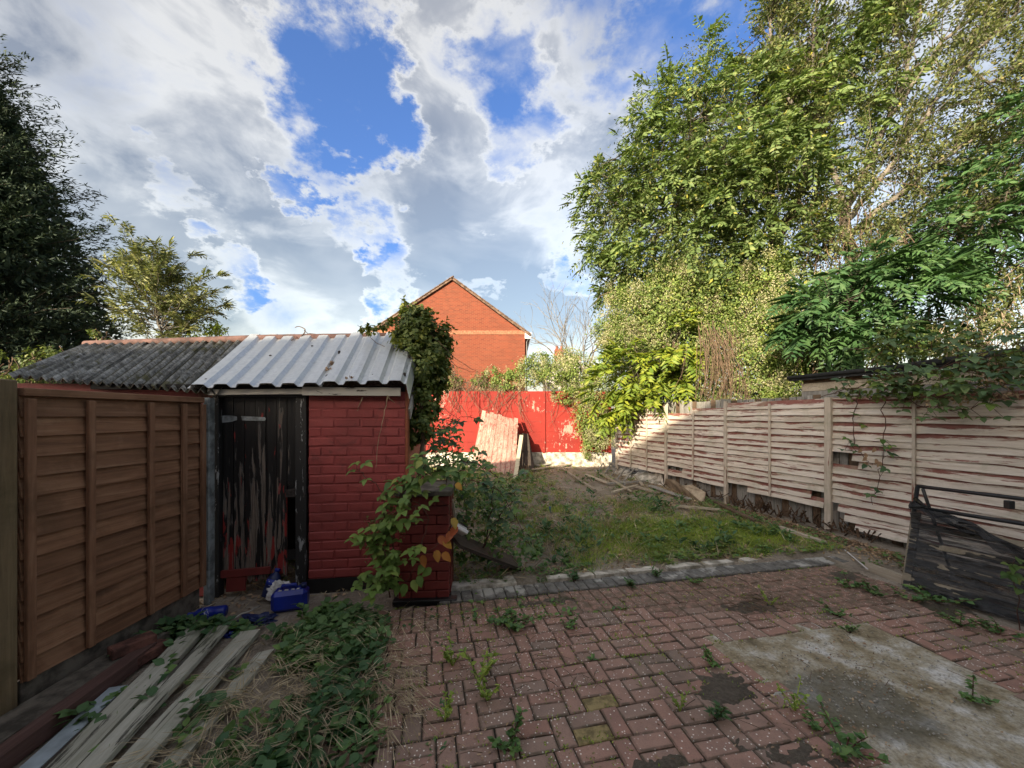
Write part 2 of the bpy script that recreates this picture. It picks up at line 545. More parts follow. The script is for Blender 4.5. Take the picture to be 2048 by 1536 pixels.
def paver_mat():
    m, nt, b = new_mat('paver')
    pv = pos_vec(nt)
    v = obj_vec(nt)
    r = orand(nt)
    base = ramp(nt, r, [(0.0, (0.37, 0.20, 0.155)), (0.35, (0.42, 0.245, 0.19)), (0.7, (0.37, 0.235, 0.185)), (0.92, (0.33, 0.225, 0.178)), (1.0, (0.26, 0.195, 0.155))])
    n1 = noise_tex(nt, v, 9.0, 6.0, 0.6)
    base = mix(nt, rng_map(nt, n1, 0.35, 0.7, 0, 0.4), base, (0.19, 0.13, 0.11))
    fine = noise_tex(nt, v, 140.0, 4.0, 0.6)
    base = mix(nt, rng_map(nt, fine, 0.45, 0.7, 0, 0.38), base, (0.17, 0.11, 0.095))
    vo = nd(nt, 'ShaderNodeTexVoronoi', {'Vector': v, 'Scale': 52.0})
    spk = mth(nt, 'MULTIPLY', rng_map(nt, vo.outputs['Distance'], 0.15, 0.27, 1.0, 0.0), mth(nt, 'GREATER_THAN', nd(nt, 'ShaderNodeSeparateColor', {0: vo.outputs['Color']}).outputs[0], 0.42))
    base = mix(nt, mth(nt, 'MULTIPLY', spk, 0.95), base, (0.95, 0.90, 0.83))
    d1 = noise_tex(nt, pv, 1.35, 7.0, 0.62, 0.3)
    d2 = noise_tex(nt, pv, 7.0, 8.0, 0.65)
    dirt = rng_map(nt, mth(nt, 'ADD', mth(nt, 'MULTIPLY', d1, 0.7), mth(nt, 'MULTIPLY', d2, 0.3)), 0.52, 0.68, 0, 0.55)
    base = mix(nt, dirt, base, (0.14, 0.108, 0.084))
    so = nd(nt, 'ShaderNodeSeparateXYZ', {0: nd(nt, 'ShaderNodeTexCoord').outputs['Object']})
    ex = rng_map(nt, mth(nt, 'ABSOLUTE', so.outputs['X']), 0.080, 0.097)
    ey = rng_map(nt, mth(nt, 'ABSOLUTE', so.outputs['Y']), 0.032, 0.047)
    edge = mth(nt, 'MULTIPLY', mth(nt, 'MAXIMUM', ex, ey), rng_map(nt, noise_tex(nt, pv, 16.0, 6.0, 0.65), 0.30, 0.62))
    base = mix(nt, mth(nt, 'MULTIPLY', edge, 0.75), base, (0.085, 0.075, 0.048))
    put(nt, b, Base_Color=base, Roughness=rng_map(nt, d2, 0.3, 0.7, 0.62, 0.9))
    bump(nt, b, mth(nt, 'ADD', fine, mth(nt, 'MULTIPLY', n1, 0.6)), 0.5, 0.004)
    return m


M['paver'] = paver_mat()


def sett_mat():
    m, nt, b = new_mat('sett')
    pv, v = pos_vec(nt), obj_vec(nt)
    n = noise_tex(nt, v, 14.0, 8.0, 0.65)
    c = ramp(nt, n, [(0.3, (0.07, 0.068, 0.062)), (0.5, (0.15, 0.145, 0.135)), (0.7, (0.24, 0.235, 0.22))])
    wp = noise_tex(nt, pv, 2.6, 9.0, 0.68)
    c = mix(nt, rng_map(nt, wp, 0.52, 0.60, 0, 0.85), c, (0.46, 0.45, 0.42))
    put(nt, b, Base_Color=c, Roughness=0.9)
    bump(nt, b, n, 0.6, 0.006)
    return m


M['sett'] = sett_mat()


def slab_mat():
    m, nt, b = new_mat('slab')
    pv = pos_vec(nt)
    n1 = noise_tex(nt, pv, 1.5, 7.0, 0.62, 0.5)
    n2 = noise_tex(nt, pv, 4.2, 9.0, 0.66, 0.2)
    n3 = noise_tex(nt, pv, 60.0, 6.0, 0.7)
    c = ramp(nt, n2, [(0.30, (0.13, 0.105, 0.065)), (0.43, (0.34, 0.28, 0.175)), (0.54, (0.50, 0.455, 0.36)), (0.64, (0.74, 0.73, 0.70))])
    c = mix(nt, rng_map(nt, n3, 0.40, 0.72, 0, 0.6), c, (0.09, 0.075, 0.055))
    # a damp, mossy hollow with its own outline
    dp = vmth(nt, 'DISTANCE', vmth(nt, 'MULTIPLY', pv, (1.0, 1.35, 0.0)), (2.02, 2.98, 0.0))
    hollow = rng_map(nt, mth(nt, 'ADD', dp, mth(nt, 'MULTIPLY', mth(nt, 'SUBTRACT', n1, 0.5), 0.9)), 0.24, 0.40, 1.0, 0.0)
    c = mix(nt, mth(nt, 'MULTIPLY', hollow, 0.68), c, (0.085, 0.082, 0.06))
    vo = nd(nt, 'ShaderNodeTexVoronoi', {'Vector': pv, 'Scale': 46.0})
    spk = mth(nt, 'MULTIPLY', rng_map(nt, vo.outputs['Distance'], 0.20, 0.30, 1.0, 0.0), mth(nt, 'GREATER_THAN', nd(nt, 'ShaderNodeSeparateColor', {0: vo.outputs['Color']}).outputs[0], 0.72))
    c = mix(nt, mth(nt, 'MULTIPLY', spk, 0.7), c, (0.48, 0.44, 0.36))
    put(nt, b, Base_Color=c, Roughness=0.9)
    bump(nt, b, mth(nt, 'ADD', n3, n2), 0.7, 0.01)
    return m


M['slab'] = slab_mat()


def soil_mat(name, cols):
    m, nt, b = new_mat(name)
    pv = pos_vec(nt)
    n1 = noise_tex(nt, pv, 3.0, 9.0, 0.65, 0.3)
    n2 = noise_tex(nt, pv, 38.0, 9.0, 0.7)
    c = ramp(nt, mth(nt, 'ADD', mth(nt, 'MULTIPLY', n1, 0.5), mth(nt, 'MULTIPLY', n2, 0.5)), [(0.32, cols[0]), (0.5, cols[1]), (0.68, cols[2])])
    moss = noise_tex(nt, pv, 1.6, 7.0, 0.62)
    c = mix(nt, rng_map(nt, moss, 0.52, 0.68, 0, 0.4), c, (0.075, 0.082, 0.03))
    put(nt, b, Base_Color=c, Roughness=0.95)
    bump(nt, b, mth(nt, 'ADD', n2, n1), 0.9, 0.03)
    return m


M['soil'] = soil_mat('soil', [(0.14, 0.112, 0.085), (0.31, 0.262, 0.21), (0.50, 0.45, 0.38)])
M['joint'] = soil_mat('joint', [(0.016, 0.014, 0.010), (0.036, 0.032, 0.022), (0.07, 0.065, 0.045)])
M['dirt_dark'] = soil_mat('dirt_dark', [(0.06, 0.048, 0.036), (0.115, 0.095, 0.073), (0.20, 0.17, 0.135)])


def roof_old_mat():
    m, nt, b = new_mat('fibre_cement')
    pv = pos_vec(nt)
    n1 = noise_tex(nt, pv, 5.0, 9.0, 0.68)
    n2 = noise_tex(nt, pv, 30.0, 8.0, 0.7)
    c = ramp(nt, mth(nt, 'ADD', mth(nt, 'MULTIPLY', n1, 0.5), mth(nt, 'MULTIPLY', n2, 0.5)), [(0.34, (0.03, 0.029, 0.026)), (0.47, (0.13, 0.13, 0.12)), (0.63, (0.42, 0.43, 0.42))])
    moss = noise_tex(nt, pv, 3.1, 9.0, 0.7)
    c = mix(nt, rng_map(nt, moss, 0.55, 0.64, 0, 0.85), c, (0.085, 0.080, 0.024))
    c = mix(nt, rng_map(nt, noise_tex(nt, pv, 11.0, 9.0, 0.7), 0.58, 0.66, 0, 0.8), c, (0.022, 0.020, 0.016))
    put(nt, b, Base_Color=c, Roughness=0.92)
    bump(nt, b, mth(nt, 'ADD', n2, moss), 0.8, 0.012)
    return m


M['fibre_cement'] = roof_old_mat()
M['valley_moss'] = simple('valley_moss', (0.045, 0.042, 0.026), 0.95, 0.5, 16.0, bmp=0.9, col2=(0.085, 0.085, 0.05), bd=0.01)


def metal_mat():
    m, nt, b = new_mat('galvanised')
    pv = pos_vec(nt)
    n1 = noise_tex(nt, pv, 3.0, 7.0, 0.6)
    vo = nd(nt, 'ShaderNodeTexVoronoi', {'Vector': pv, 'Scale': 42.0})
    sp = nd(nt, 'ShaderNodeSeparateColor', {0: vo.outputs['Color']}).outputs[0]
    c = mix(nt, sp, (0.50, 0.54, 0.58), (0.62, 0.66, 0.69))
    c = mix(nt, rng_map(nt, n1, 0.40, 0.7, 0, 0.5), c, (0.60, 0.62, 0.62))
    st = noise_tex(nt, vmth(nt, 'MULTIPLY', pv, (16.0, 2.0, 2.0)), 1.4, 8.0, 0.68)
    c = mix(nt, rng_map(nt, st, 0.58, 0.72, 0, 0.45), c, (0.22, 0.23, 0.22))
    put(nt, b, Base_Color=c, Metallic=0.55, Roughness=mth(nt, 'ADD', mth(nt, 'MULTIPLY', sp, 0.12), 0.40))
    bump(nt, b, n1, 0.15, 0.01)
    return m


M['galvanised'] = metal_mat()


def wall_red_mat():
    m, nt, b = new_mat('wall_red')
    pv = pos_vec(nt)
    n1 = noise_tex(nt, pv, 1.6, 7.0, 0.6)
    n2 = noise_tex(nt, vmth(nt, 'MULTIPLY', pv, (2.2, 1, 1.2)), 4.5, 11.0, 0.74, 0.4)
    c = mix(nt, rng_map(nt, n1, 0.3, 0.7), (0.31, 0.024, 0.015), (0.23, 0.018, 0.012))
    zz = nd(nt, 'ShaderNodeSeparateXYZ', {0: pv}).outputs['Z']
    patch = noise_tex(nt, vmth(nt, 'MULTIPLY', pv, (1, 1, 1)), 0.9, 3.0, 0.5)
    chip = rng_map(nt, mth(nt, 'ADD', n2, mth(nt, 'MULTIPLY', mth(nt, 'SUBTRACT', patch, 0.5), 0.55)), 0.625, 0.645)
    c = mix(nt, mth(nt, 'MULTIPLY', chip, 0.75), c, (0.50, 0.36, 0.29))
    put(nt, b, Base_Color=c, Roughness=0.8)
    bump(nt, b, noise_tex(nt, pv, 30.0, 8.0, 0.7), 0.5, 0.01)
    return m


M['wall_red'] = wall_red_mat()


def gable_mat():
    m, nt, b = new_mat('house_brick')
    tc = nd(nt, 'ShaderNodeTexCoord').outputs['Object']
    s = nd(nt, 'ShaderNodeSeparateXYZ', {0: tc})
    v = nd(nt, 'ShaderNodeCombineXYZ', {0: mth(nt, 'ADD', s.outputs['X'], s.outputs['Y']), 1: s.outputs['Z']}).outputs[0]
    br = nd(nt, 'ShaderNodeTexBrick', {'Vector': v, 'Color1': (0.215, 0.047, 0.020, 1), 'Color2': (0.13, 0.029, 0.013, 1), 'Mortar': (0.21, 0.10, 0.06, 1), 'Scale': 1.0, 'Mortar Size': 0.008,
                                        'Brick Width': 0.225, 'Row Height': 0.075})
    n = noise_tex(nt, tc, 0.7, 6.0, 0.6)
    c = mix(nt, rng_map(nt, n, 0.3, 0.75, 0, 0.4), br.outputs['Color'], (0.18, 0.042, 0.018))
    put(nt, b, Base_Color=c, Roughness=0.9)
    bump(nt, b, br.outputs['Fac'], -0.3, 0.01)
    return m


M['house_brick'] = gable_mat()
M['band_brick'] = simple('band_brick', (0.36, 0.16, 0.09), 0.9, 0.25, 9.0)
M['roof_tile'] = simple('roof_tile', (0.16, 0.105, 0.075), 0.9, 0.5, 6.0)
M['render_white'] = simple('render_white', (0.62, 0.60, 0.56), 0.9, 0.2, 3.0)
M['glass'] = simple('glass', (0.03, 0.035, 0.04), 0.08, 0.1, 2.0, bmp=0.0)


def wrap_mat():
    """thin black polythene, stretched: lets the battens below show through"""
    m, nt, b = new_mat('black_polythene')
    tc = nd(nt, 'ShaderNodeTexCoord').outputs['Object']
    v = vmth(nt, 'MULTIPLY', tc, (1.3, 1.0, 9.0))
    n = noise_tex(nt, v, 2.6, 9.0, 0.66, 0.8)
    n2 = noise_tex(nt, vmth(nt, 'MULTIPLY', tc, (3.5, 1.0, 22.0)), 2.0, 6.0, 0.6, 0.4)
    c = mix(nt, rng_map(nt, n, 0.5, 0.68, 0, 1), (0.010, 0.011, 0.013), (0.028, 0.029, 0.032))
    al = mth(nt, 'SUBTRACT', 0.93, rng_map(nt, n2, 0.42, 0.66, 0, 0.45))
    put(nt, b, Base_Color=c, Roughness=0.24, Alpha=al)
    bump(nt, b, mth(nt, 'ADD', n, n2), 0.9, 0.02)
    return m


M['black_polythene'] = wrap_mat()


def leaf_mat(name, stops, rough=0.5, trans=0.25, per='island'):
    m = bpy.data.materials.new(name)
    m.use_nodes = True
    nt = m.node_tree
    nt.nodes.clear()
    if per == 'island':
        r = nd(nt, 'ShaderNodeNewGeometry').outputs['Random Per Island']
    else:
        r = orand(nt)
    c = ramp(nt, r, stops)
    n2 = noise_tex(nt, pos_vec(nt), 0.9, 3.0, 0.5)
    c = mix(nt, rng_map(nt, n2, 0.50, 0.70, 0, 0.45), c, tuple(min(1, x * y) for x, y in zip(stops[min(2, len(stops) - 1)][1], (1.15, 1.2, 1.05))))
    n = noise_tex(nt, pos_vec(nt), 1.6, 4.0, 0.55)
    c = mix(nt, rng_map(nt, n, 0.35, 0.68, 0, 0.35), c, tuple(x * 0.55 for x in stops[0][1]))
    b = nd(nt, 'ShaderNodeBsdfPrincipled')
    put(nt, b, Base_Color=c, Roughness=rough)
    b.inputs['Specular IOR Level'].default_value = 0.35
    t = nd(nt, 'ShaderNodeBsdfTranslucent', {'Color': mix(nt, 1.0, c, (1.15, 1.25, 0.55), 'MULTIPLY')})
    ms = nd(nt, 'ShaderNodeMixShader', {0: trans, 1: b.outputs[0], 2: t.outputs[0]})
    nd(nt, 'ShaderNodeOutputMaterial', {'Surface': ms.outputs[0]})
    return m


M['leaf_tree'] = leaf_mat('leaf_tree', [(0, (0.096, 0.157, 0.050)), (0.4, (0.150, 0.226, 0.073)), (0.8, (0.203, 0.279, 0.094)), (0.97, (0.289, 0.337, 0.107)), (1.0, (0.588, 0.523, 0.067))], trans=0.3)
M['leaf_olive'] = leaf_mat('leaf_olive', [(0, (0.085, 0.115, 0.040)), (0.5, (0.135, 0.17, 0.058)), (0.85, (0.19, 0.215, 0.075)), (1.0, (0.30, 0.27, 0.10))])
M['leaf_frond'] = leaf_mat('leaf_frond', [(0, (0.045, 0.113, 0.041)), (0.5, (0.075, 0.166, 0.057)), (1.0, (0.119, 0.212, 0.075))])
M['leaf_lime'] = leaf_mat('leaf_lime', [(0, (0.113, 0.194, 0.028)), (0.5, (0.207, 0.287, 0.033)), (1.0, (0.339, 0.369, 0.040))])
M['leaf_vine'] = leaf_mat('leaf_vine', [(0, (0.115, 0.184, 0.046)), (0.5, (0.196, 0.276, 0.069)), (0.85, (0.276, 0.345, 0.092)), (1.0, (0.414, 0.402, 0.127))])
M['flower_cream'] = leaf_mat('flower_cream', [(0, (0.36, 0.36, 0.17)), (0.5, (0.50, 0.48, 0.28)), (1.0, (0.68, 0.65, 0.46))], 0.8, 0.2)
M['leaf_ivy'] = leaf_mat('leaf_ivy', [(0, (0.069, 0.110, 0.037)), (0.5, (0.131, 0.188, 0.053)), (0.85, (0.200, 0.237, 0.069)), (1.0, (0.312, 0.312, 0.088))])
M['leaf_ivy_lit_top'] = leaf_mat('leaf_ivy_lit_top', [(0, (0.095, 0.135, 0.032)), (0.5, (0.176, 0.216, 0.049)), (1.0, (0.324, 0.324, 0.068))])  # young leaves, lightened further so the ivy top looks sunlit
M['leaf_cypress'] = leaf_mat('leaf_cypress', [(0, (0.020, 0.040, 0.026)), (0.6, (0.034, 0.060, 0.036)), (1.0, (0.060, 0.092, 0.046))], 0.7, 0.1)
M['leaf_ash'] = leaf_mat('leaf_ash', [(0, (0.098, 0.130, 0.058)), (0.5, (0.169, 0.202, 0.085)), (1.0, (0.351, 0.351, 0.130))])
M['leaf_weed'] = leaf_mat('leaf_weed', [(0, (0.078, 0.163, 0.062)), (0.5, (0.140, 0.267, 0.089)), (1.0, (0.239, 0.379, 0.112))])
M['leaf_nettle'] = leaf_mat('leaf_nettle', [(0, (0.053, 0.125, 0.057)), (0.5, (0.096, 0.193, 0.081)), (1.0, (0.168, 0.276, 0.107))])
M['leaf_bramble'] = leaf_mat('leaf_bramble', [(0, (0.080, 0.160, 0.043)), (0.5, (0.138, 0.239, 0.061)), (0.9, (0.217, 0.304, 0.080)), (1.0, (0.319, 0.348, 0.087))], per='object')
M['leaf_bramble_dark'] = leaf_mat('leaf_bramble_dark', [(0, (0.056, 0.115, 0.061)), (0.6, (0.096, 0.176, 0.083)), (1.0, (0.160, 0.224, 0.096))], per='object')
M['leaf_autumn'] = leaf_mat('leaf_autumn', [(0, (0.420, 0.170, 0.035)), (0.4, (0.480, 0.300, 0.050)), (0.7, (0.400, 0.070, 0.045)), (1.0, (0.450, 0.360, 0.080))], per='object')
M['leaf_dead'] = leaf_mat('leaf_dead', [(0, (0.146, 0.094, 0.061)), (0.5, (0.350, 0.233, 0.153)), (1.0, (0.641, 0.465, 0.306))], 0.85, 0.1)
M['grass'] = leaf_mat('grass', [(0, (0.161, 0.248, 0.053)), (0.5, (0.292, 0.437, 0.077)), (1.0, (0.525, 0.613, 0.131))])
M['grass_dry'] = leaf_mat('grass_dry', [(0, (0.292, 0.224, 0.142)), (0.6, (0.505, 0.408, 0.277)), (1.0, (0.738, 0.622, 0.449))], 0.85, 0.15)
# ================================================================== ground
TH = R(12)
E1 = Vector((math.cos(TH), math.sin(TH), 0))
E2 = Vector((-math.sin(TH), math.cos(TH), 0))
P0 = Vector((-0.75, 3.33, 0))


def UV(u, v, z=0.0):
    p = P0 + E1 * u + E2 * v
    return Vector((p.x, p.y, z))


def to_uv(x, y):
    return ((x - P0.x) * E1.x + (y - P0.y) * E1.y, (x - P0.x) * E2.x + (y - P0.y) * E2.y)


def sst(a, b, x):
    t = min(1, max(0, (x - a) / (b - a)))
    return t * t * (3 - 2 * t)


def gz(x, y):
    u, v = to_uv(x, y)
    n = mnoise.noise(Vector((x * 0.9, y * 0.9, 1.3))) * 0.5 + mnoise.noise(Vector((x * 2.7, y * 2.7, 5.3))) * 0.3 + mnoise.noise(Vector((x * 8, y * 8, 2.3))) * 0.12
    lawn = 0.01 + 0.10 * sst(1.0, 7.5, v) + 0.035 * n
    left = 0.012 + 0.03 * n
    pat = -0.055
    f_left = sst(-0.28, -0.62, u + 0.25 * mnoise.noise(Vector((x * 2.1, y * 2.1, 9.0))))
    low = pat + (left - pat) * f_left
    f_lawn = sst(0.20, 0.34, v)
    fr = sst(4.15, 4.5, u + 0.2 * n)
    low = low + (0.01 + 0.03 * n - low) * fr * (1 - f_lawn)
    return low + (lawn - low) * f_lawn


def axis(lo, hi, step, far):
    a = list(np.arange(lo, hi + step / 2, step))
    s, x = step, hi
    while x < far:
        s *= 1.6
        x += s
        a.append(x)
    s, x = step, lo
    while x > -far:
        s *= 1.6
        x -= s
        a.insert(0, x)
    return a


gx, gy = axis(-6, 8, 0.10, 260), axis(0.4, 12, 0.085, 260)
gv = [(x, y, gz(x, y)) for y in gy for x in gx]
nx_ = len(gx)
gf = [(j * nx_ + i, j * nx_ + i + 1, (j + 1) * nx_ + i + 1, (j + 1) * nx_ + i) for j in range(len(gy) - 1) for i in range(nx_ - 1)]
ground = np_mesh('ground', np.array(gv), np.array(gf), M['soil'], smooth=True)
tag(ground, kind='structure')

# ------------------------------------------------------------------ patio: bedding, pavers, slab
patio = MB().grid(lambda a, b: UV(-1.0 + 5.7 * a, -2.9 + 2.9 * b, -0.013), 40, 20).build('patio', M['joint'])
tag(patio, kind='structure')


def paver_mesh(lx, ly, jit, ch=0.006, h=0.055):
    j = lambda a: random.uniform(-a, a)
    hx, hy = lx / 2, ly / 2
    co = [(-hx, -hy), (hx, -hy), (hx, hy), (-hx, hy)]
    bot = [(x, y, -h) for x, y in co]
    mid = [(x + j(jit), y + j(jit), -ch) for x, y in co]
    top = [(x * (1 - 2 * ch / lx) + j(jit), y * (1 - 2 * ch / ly) + j(jit), j(0.0012)) for x, y in co]
    fs = [(8, 9, 10, 11)]
    for k in range(4):
        k2 = (k + 1) % 4
        fs += [(k, k2, 4 + k2, 4 + k), (4 + k, 4 + k2, 8 + k2, 8 + k)]
    return bot + mid + top, fs


pav_protos = []
for k in range(10):
    vs, fs = paver_mesh(0.1935, 0.0940, 0.0022)
    me = MB().add(vs, fs).mesh('paver')
    me.materials.append(M['yellow_brick'] if k == 9 else M['paver'])
    pav_protos.append(me)

spots = []
for r in range(14):
    v0 = -0.2 * (r + 1)
    if r < 2:
        for k in range(-9, 50):
            spots.append((k * 0.1 + 0.05, v0 + 0.1, 90))
    else:
        sh = [0.0, 0.1, 0.2, 0.05][r % 4] + 0.02 * (r % 3)
        for k in range(-5, 19):
            b = k * 0.3 + sh
            spots += [(b + 0.05, v0 + 0.1, 90), (b + 0.2, v0 + 0.05, 0), (b + 0.2, v0 + 0.15, 0)]


def in_slab(u, v):
    return 2.10 < u < 3.42 and v < -1.0


cand = []
for u, v, a in spots:
    if in_slab(u, v) or u < -0.95:
        continue
    lim = 4.75 if v > -0.45 else 4.45
    if u > lim:
        continue
    p = UV(u, v)
    if p.y < 1.0:
        continue
    px, py = 1024 + FPX * p.x / p.y, HOR + FPX * EYE / p.y
    seen = -60 < px < 2110 and py < 1600 and u > -0.75
    cand.append((p.y if seen else 99, u, v, a, seen))
cand.sort()
yel = set()
for q in (G(1140, 1460), G(1200, 1422)):
    yel.add(min((((UV(c[1], c[2]) - q).length, i) for i, c in enumerate(cand) if c[3] == 0 and c[4] and i not in yel))[1])
rest = MB()
for i, (dd, u, v, a, seen) in enumerate(cand):
    p = UV(u, v)
    z = random.uniform(-0.006, 0.0015) + 0.007 * mnoise.noise(Vector((p.x * 1.3, p.y * 1.3, 0.0)))
    rz = TH + R(a + random.uniform(-1.8, 1.8))
    if seen and i < 300:
        me = pav_protos[i * 7 % 9]
        if i in yel:
            me = pav_protos[9]
        o = link(bpy.data.objects.new('paver', me), patio)
        o.location = (p.x, p.y, z)
        o.rotation_euler = (R(random.gauss(0, .8)), R(random.gauss(0, .8)), rz)
    else:
        vs, fs = paver_mesh(0.1935, 0.0940, 0.0022)
        m = Matrix.Rotation(rz, 3, 'Z')
        rest.add([m @ Vector(q) + Vector((p.x, p.y, z)) for q in vs], fs)
tag(rest.build('paving', M['paver'], patio), kind='stuff')

sl = MB().grid(lambda a, b: UV(1.99 + 1.54 * a, -0.90 - 2.0 * b, -0.006 + 0.004 * mnoise.noise(Vector((a * 4, b * 6, 0))) - 0.02 * (a in (0, 1))), 24, 34)
tag(sl.build('concrete_slab', M['slab'], smooth=True), kind='structure')

# thin dirt drifts washed over the paving, each with its own ragged outline
def dirt_patch(c, rx, ry, ang, mat='dirt_dark', h=0.012, seed=0, res=72):
    ca, sa = math.cos(ang), math.sin(ang)
    vs, fs, ok = [], [], {}
    for j in range(res + 1):
        for i in range(res + 1):
            a, b = i / res * 2 - 1, j / res * 2 - 1
            x, y = c[0] + ca * a * rx - sa * b * ry, c[1] + sa * a * rx + ca * b * ry
            d = math.hypot(a, b)
            hh = (0.8 - d) + 0.55 * mnoise.noise(Vector((x * 4, y * 4, seed))) + 0.5 * mnoise.noise(Vector((x * 15, y * 15, seed + 3)))
            vs.append((x, y, min(h * .6, -0.012 + hh * 0.03) + 0.0055 * mnoise.noise(Vector((x * 55, y * 55, 0))) + 0.003 * mnoise.noise(Vector((x * 24, y * 24, 4)))))
            ok[(i, j)] = hh
    for j in range(res):
        for i in range(res):
            if max(ok[(i, j)], ok[(i + 1, j)], ok[(i, j + 1)], ok[(i + 1, j + 1)]) > 0.0:
                a = j * (res + 1) + i
                fs.append((a, a + 1, a + res + 2, a + res + 1))
    o = MB().add(vs, fs).build('dirt_drift', M[mat], smooth=True)
    tag(o, kind='structure')
    return o


for (px, py, rx, ry, sd) in ((1470, 1375, 0.34, 0.22, 1), (1590, 1505, 0.42, 0.16, 2), (1500, 1215, 0.30, 0.13, 3), (1700, 1150, 0.55, 0.24, 4), 
                             (1920, 1215, 0.5, 0.2, 7), (1330, 1530, 0.25, 0.09, 8), (1120, 1200, 0.4, 0.1, 10), (1545, 1130, 0.5, 0.12, 11)):
    p = G(px, py)
    dirt_patch((p.x, p.y), rx, ry, TH, seed=sd * 3.7)

# ------------------------------------------------------------------ edging of grey setts and the broken concrete strip behind it
edging = MB().grid(lambda a, b: UV(0.1 + 4.8 * a, 0.0 + 0.2 * b, -0.006), 30, 2).build('kerb', M['joint'])
tag(edging, kind='structure')
sett_protos = []
for k in range(6):
    vs, fs = paver_mesh(0.092, 0.192, 0.003, 0.007, 0.05)
    me = MB().add(vs, fs).mesh('sett')
    me.materials.append(M['sett'])
    sett_protos.append(me)
for k in range(46):
    o = link(bpy.data.objects.new('sett', sett_protos[k % 6]), edging)
    p = UV(0.17 + k * 0.1, 0.1)
    o.location = (p.x, p.y, 0.014 + random.uniform(-0.004, 0.004))
    o.rotation_euler = (R(random.uniform(-1, 1)), R(random.uniform(-1, 1)), TH + R(random.uniform(-1.5, 1.5)))

strip_defs = [(0.15, 0.85), (1.18, 1.66), (1.68, 2.02), (2.05, 2.38), (2.52, 2.9), (2.93, 3.3), (3.45, 3.6)]
for k, (u0, u1) in enumerate(strip_defs):
    n = 14
    vs, fs = [], []
    for i in range(n + 1):
        u = u0 + (u1 - u0) * i / n
        w0 = 0.207 + 0.01 * mnoise.noise(Vector((u * 9, k, 0)))
        w1 = 0.31 + 0.035 * mnoise.noise(Vector((u * 7, k + 4, 0))) + (0.06 if k == 0 else 0)
        z = 0.036 + 0.008 * mnoise.noise(Vector((u * 5, k, 8)))
        for w, zz in ((w0, -0.03), (w0, z), (w1, z - 0.004), (w1 + 0.01, -0.03)):
            vs.append(UV(u + random.uniform(-.008, .008), w, zz))
    for i in range(n):
        for j in range(3):
            a = i * 4 + j
            fs.append((a, a + 4, a + 5, a + 1))
    fs += [(0, 1, 2, 3), tuple(n * 4 + j for j in (3, 2, 1, 0))]
    o = MB().add(vs, fs).build('concrete_strip', M['concrete_pale'], edging)

# ================================================================== rear wall of red concrete panels
RW = 11.6
wall = thing('concrete_panel_wall', 'bright red painted concrete panel garden wall with peeling patches', 'wall', (0, RW, 0))
wx = [2.94 - 1.975 * k for k in range(6)]
for k in range(5):
    x1, x0 = wx[k], wx[k + 1]
    for j in range(6):
        z0 = 0.53 + j * 0.306
        MB().cham(((x0 + x1) / 2, 0, z0 + 0.152), (x1 - x0 - 0.07, 0.045, 0.304), 0.004).build('wall_panel', M['wall_red'], wall)
    MB().cham(((x0 + x1) / 2, -0.02, 0.27), (x1 - x0 - 0.08, 0.07, 0.515), 0.012).build('base_panel', M['concrete_pale'], wall)
for k, x in enumerate(wx):
    MB().cham((x, -0.012, 1.44), (0.085, 0.09, 1.86), 0.01).build('wall_post', M['wall_red'], wall)
    MB().cham((x, -0.03, 0.25), (0.105, 0.10, 0.51), 0.01).build('post_base', M['concrete_pale'], wall)

# ================================================================== lapped fences
def lap_slat(L, h, wav, seed, th=0.011, n=7):
    vs, fs = [], []
    for i in range(n + 1):
        x = L * i / n
        w = wav * (mnoise.noise(Vector((x * 2.3, seed, 0))) + 0.5 * mnoise.noise(Vector((x * 6.1, seed, 3))))
        s = wav * 0.9 * mnoise.noise(Vector((x * 2.0, seed, 7)))
        vs += [(x, -0.004, h), (x, -0.028 - (.012 if wav > .01 else 0) - s * 0.9, w), (x, -0.028 - (.012 if wav > .01 else 0) + th - s * 0.9, w), (x, 0.004, h)]
    for i in range(n):
        a = i * 4
        fs += [(a, a + 1, a + 5, a + 4), (a + 1, a + 2, a + 6, a + 5), (a + 2, a + 3, a + 7, a + 6), (a + 3, a, a + 4, a + 7)]
    fs += [(3, 2, 1, 0), (n * 4, n * 4 + 1, n * 4 + 2, n * 4 + 3)]
    return MB().add(vs, fs)


def lap_panel(name, label, a, b, z0, z1, pitch, wav, slat_mat, bat_mat, battens, cat='fence', group=None, skip=(), cap=True, tilt=0.0, lean=0.0, bat_w=0.032, short={}):
    a, b = Vector(a), Vector(b)
    d = b - a
    L = d.length
    t = thing(name, label, cat, (a.x, a.y, 0), 0, group, rot=(lean, 0, math.atan2(d.y, d.x)))
    n = int((z1 - z0) / pitch)
    for i in range(n):
        if i in skip:
            continue
        x0, x1 = short.get(i, (0.0, 1.0))
        me = lap_slat((x1 - x0) * L, pitch * 1.28, wav, random.uniform(0, 100))
        o = me.build('slat', slat_mat, t)
        f = i / n
        o.location = (x0 * L, 0, z1 - (i + 1) * pitch + random.uniform(-.5, .5) * wav)
        o.rotation_euler = (0, R(random.uniform(-.35, .35) * (wav > 0.004) + tilt), 0)
    zb = z1 - n * pitch
    for f in battens:
        x = f * L
        MB().cham((x, -0.044 - (.012 if wav > .01 else 0), (zb + z1) / 2 - 0.005), (bat_w, 0.026, z1 - zb - 0.02), 0.003).build('batten', bat_mat, t)
        MB().cham((x, 0.022, (zb + z1) / 2 - 0.005), (bat_w, 0.022, z1 - zb - 0.02), 0.003).build('back_batten', bat_mat, t)
    if cap:
        MB().cham((L / 2, -0.012, z1 + 0.022), (L, 0.062, 0.044), 0.003).build('cap_rail', slat_mat, t)
    return t


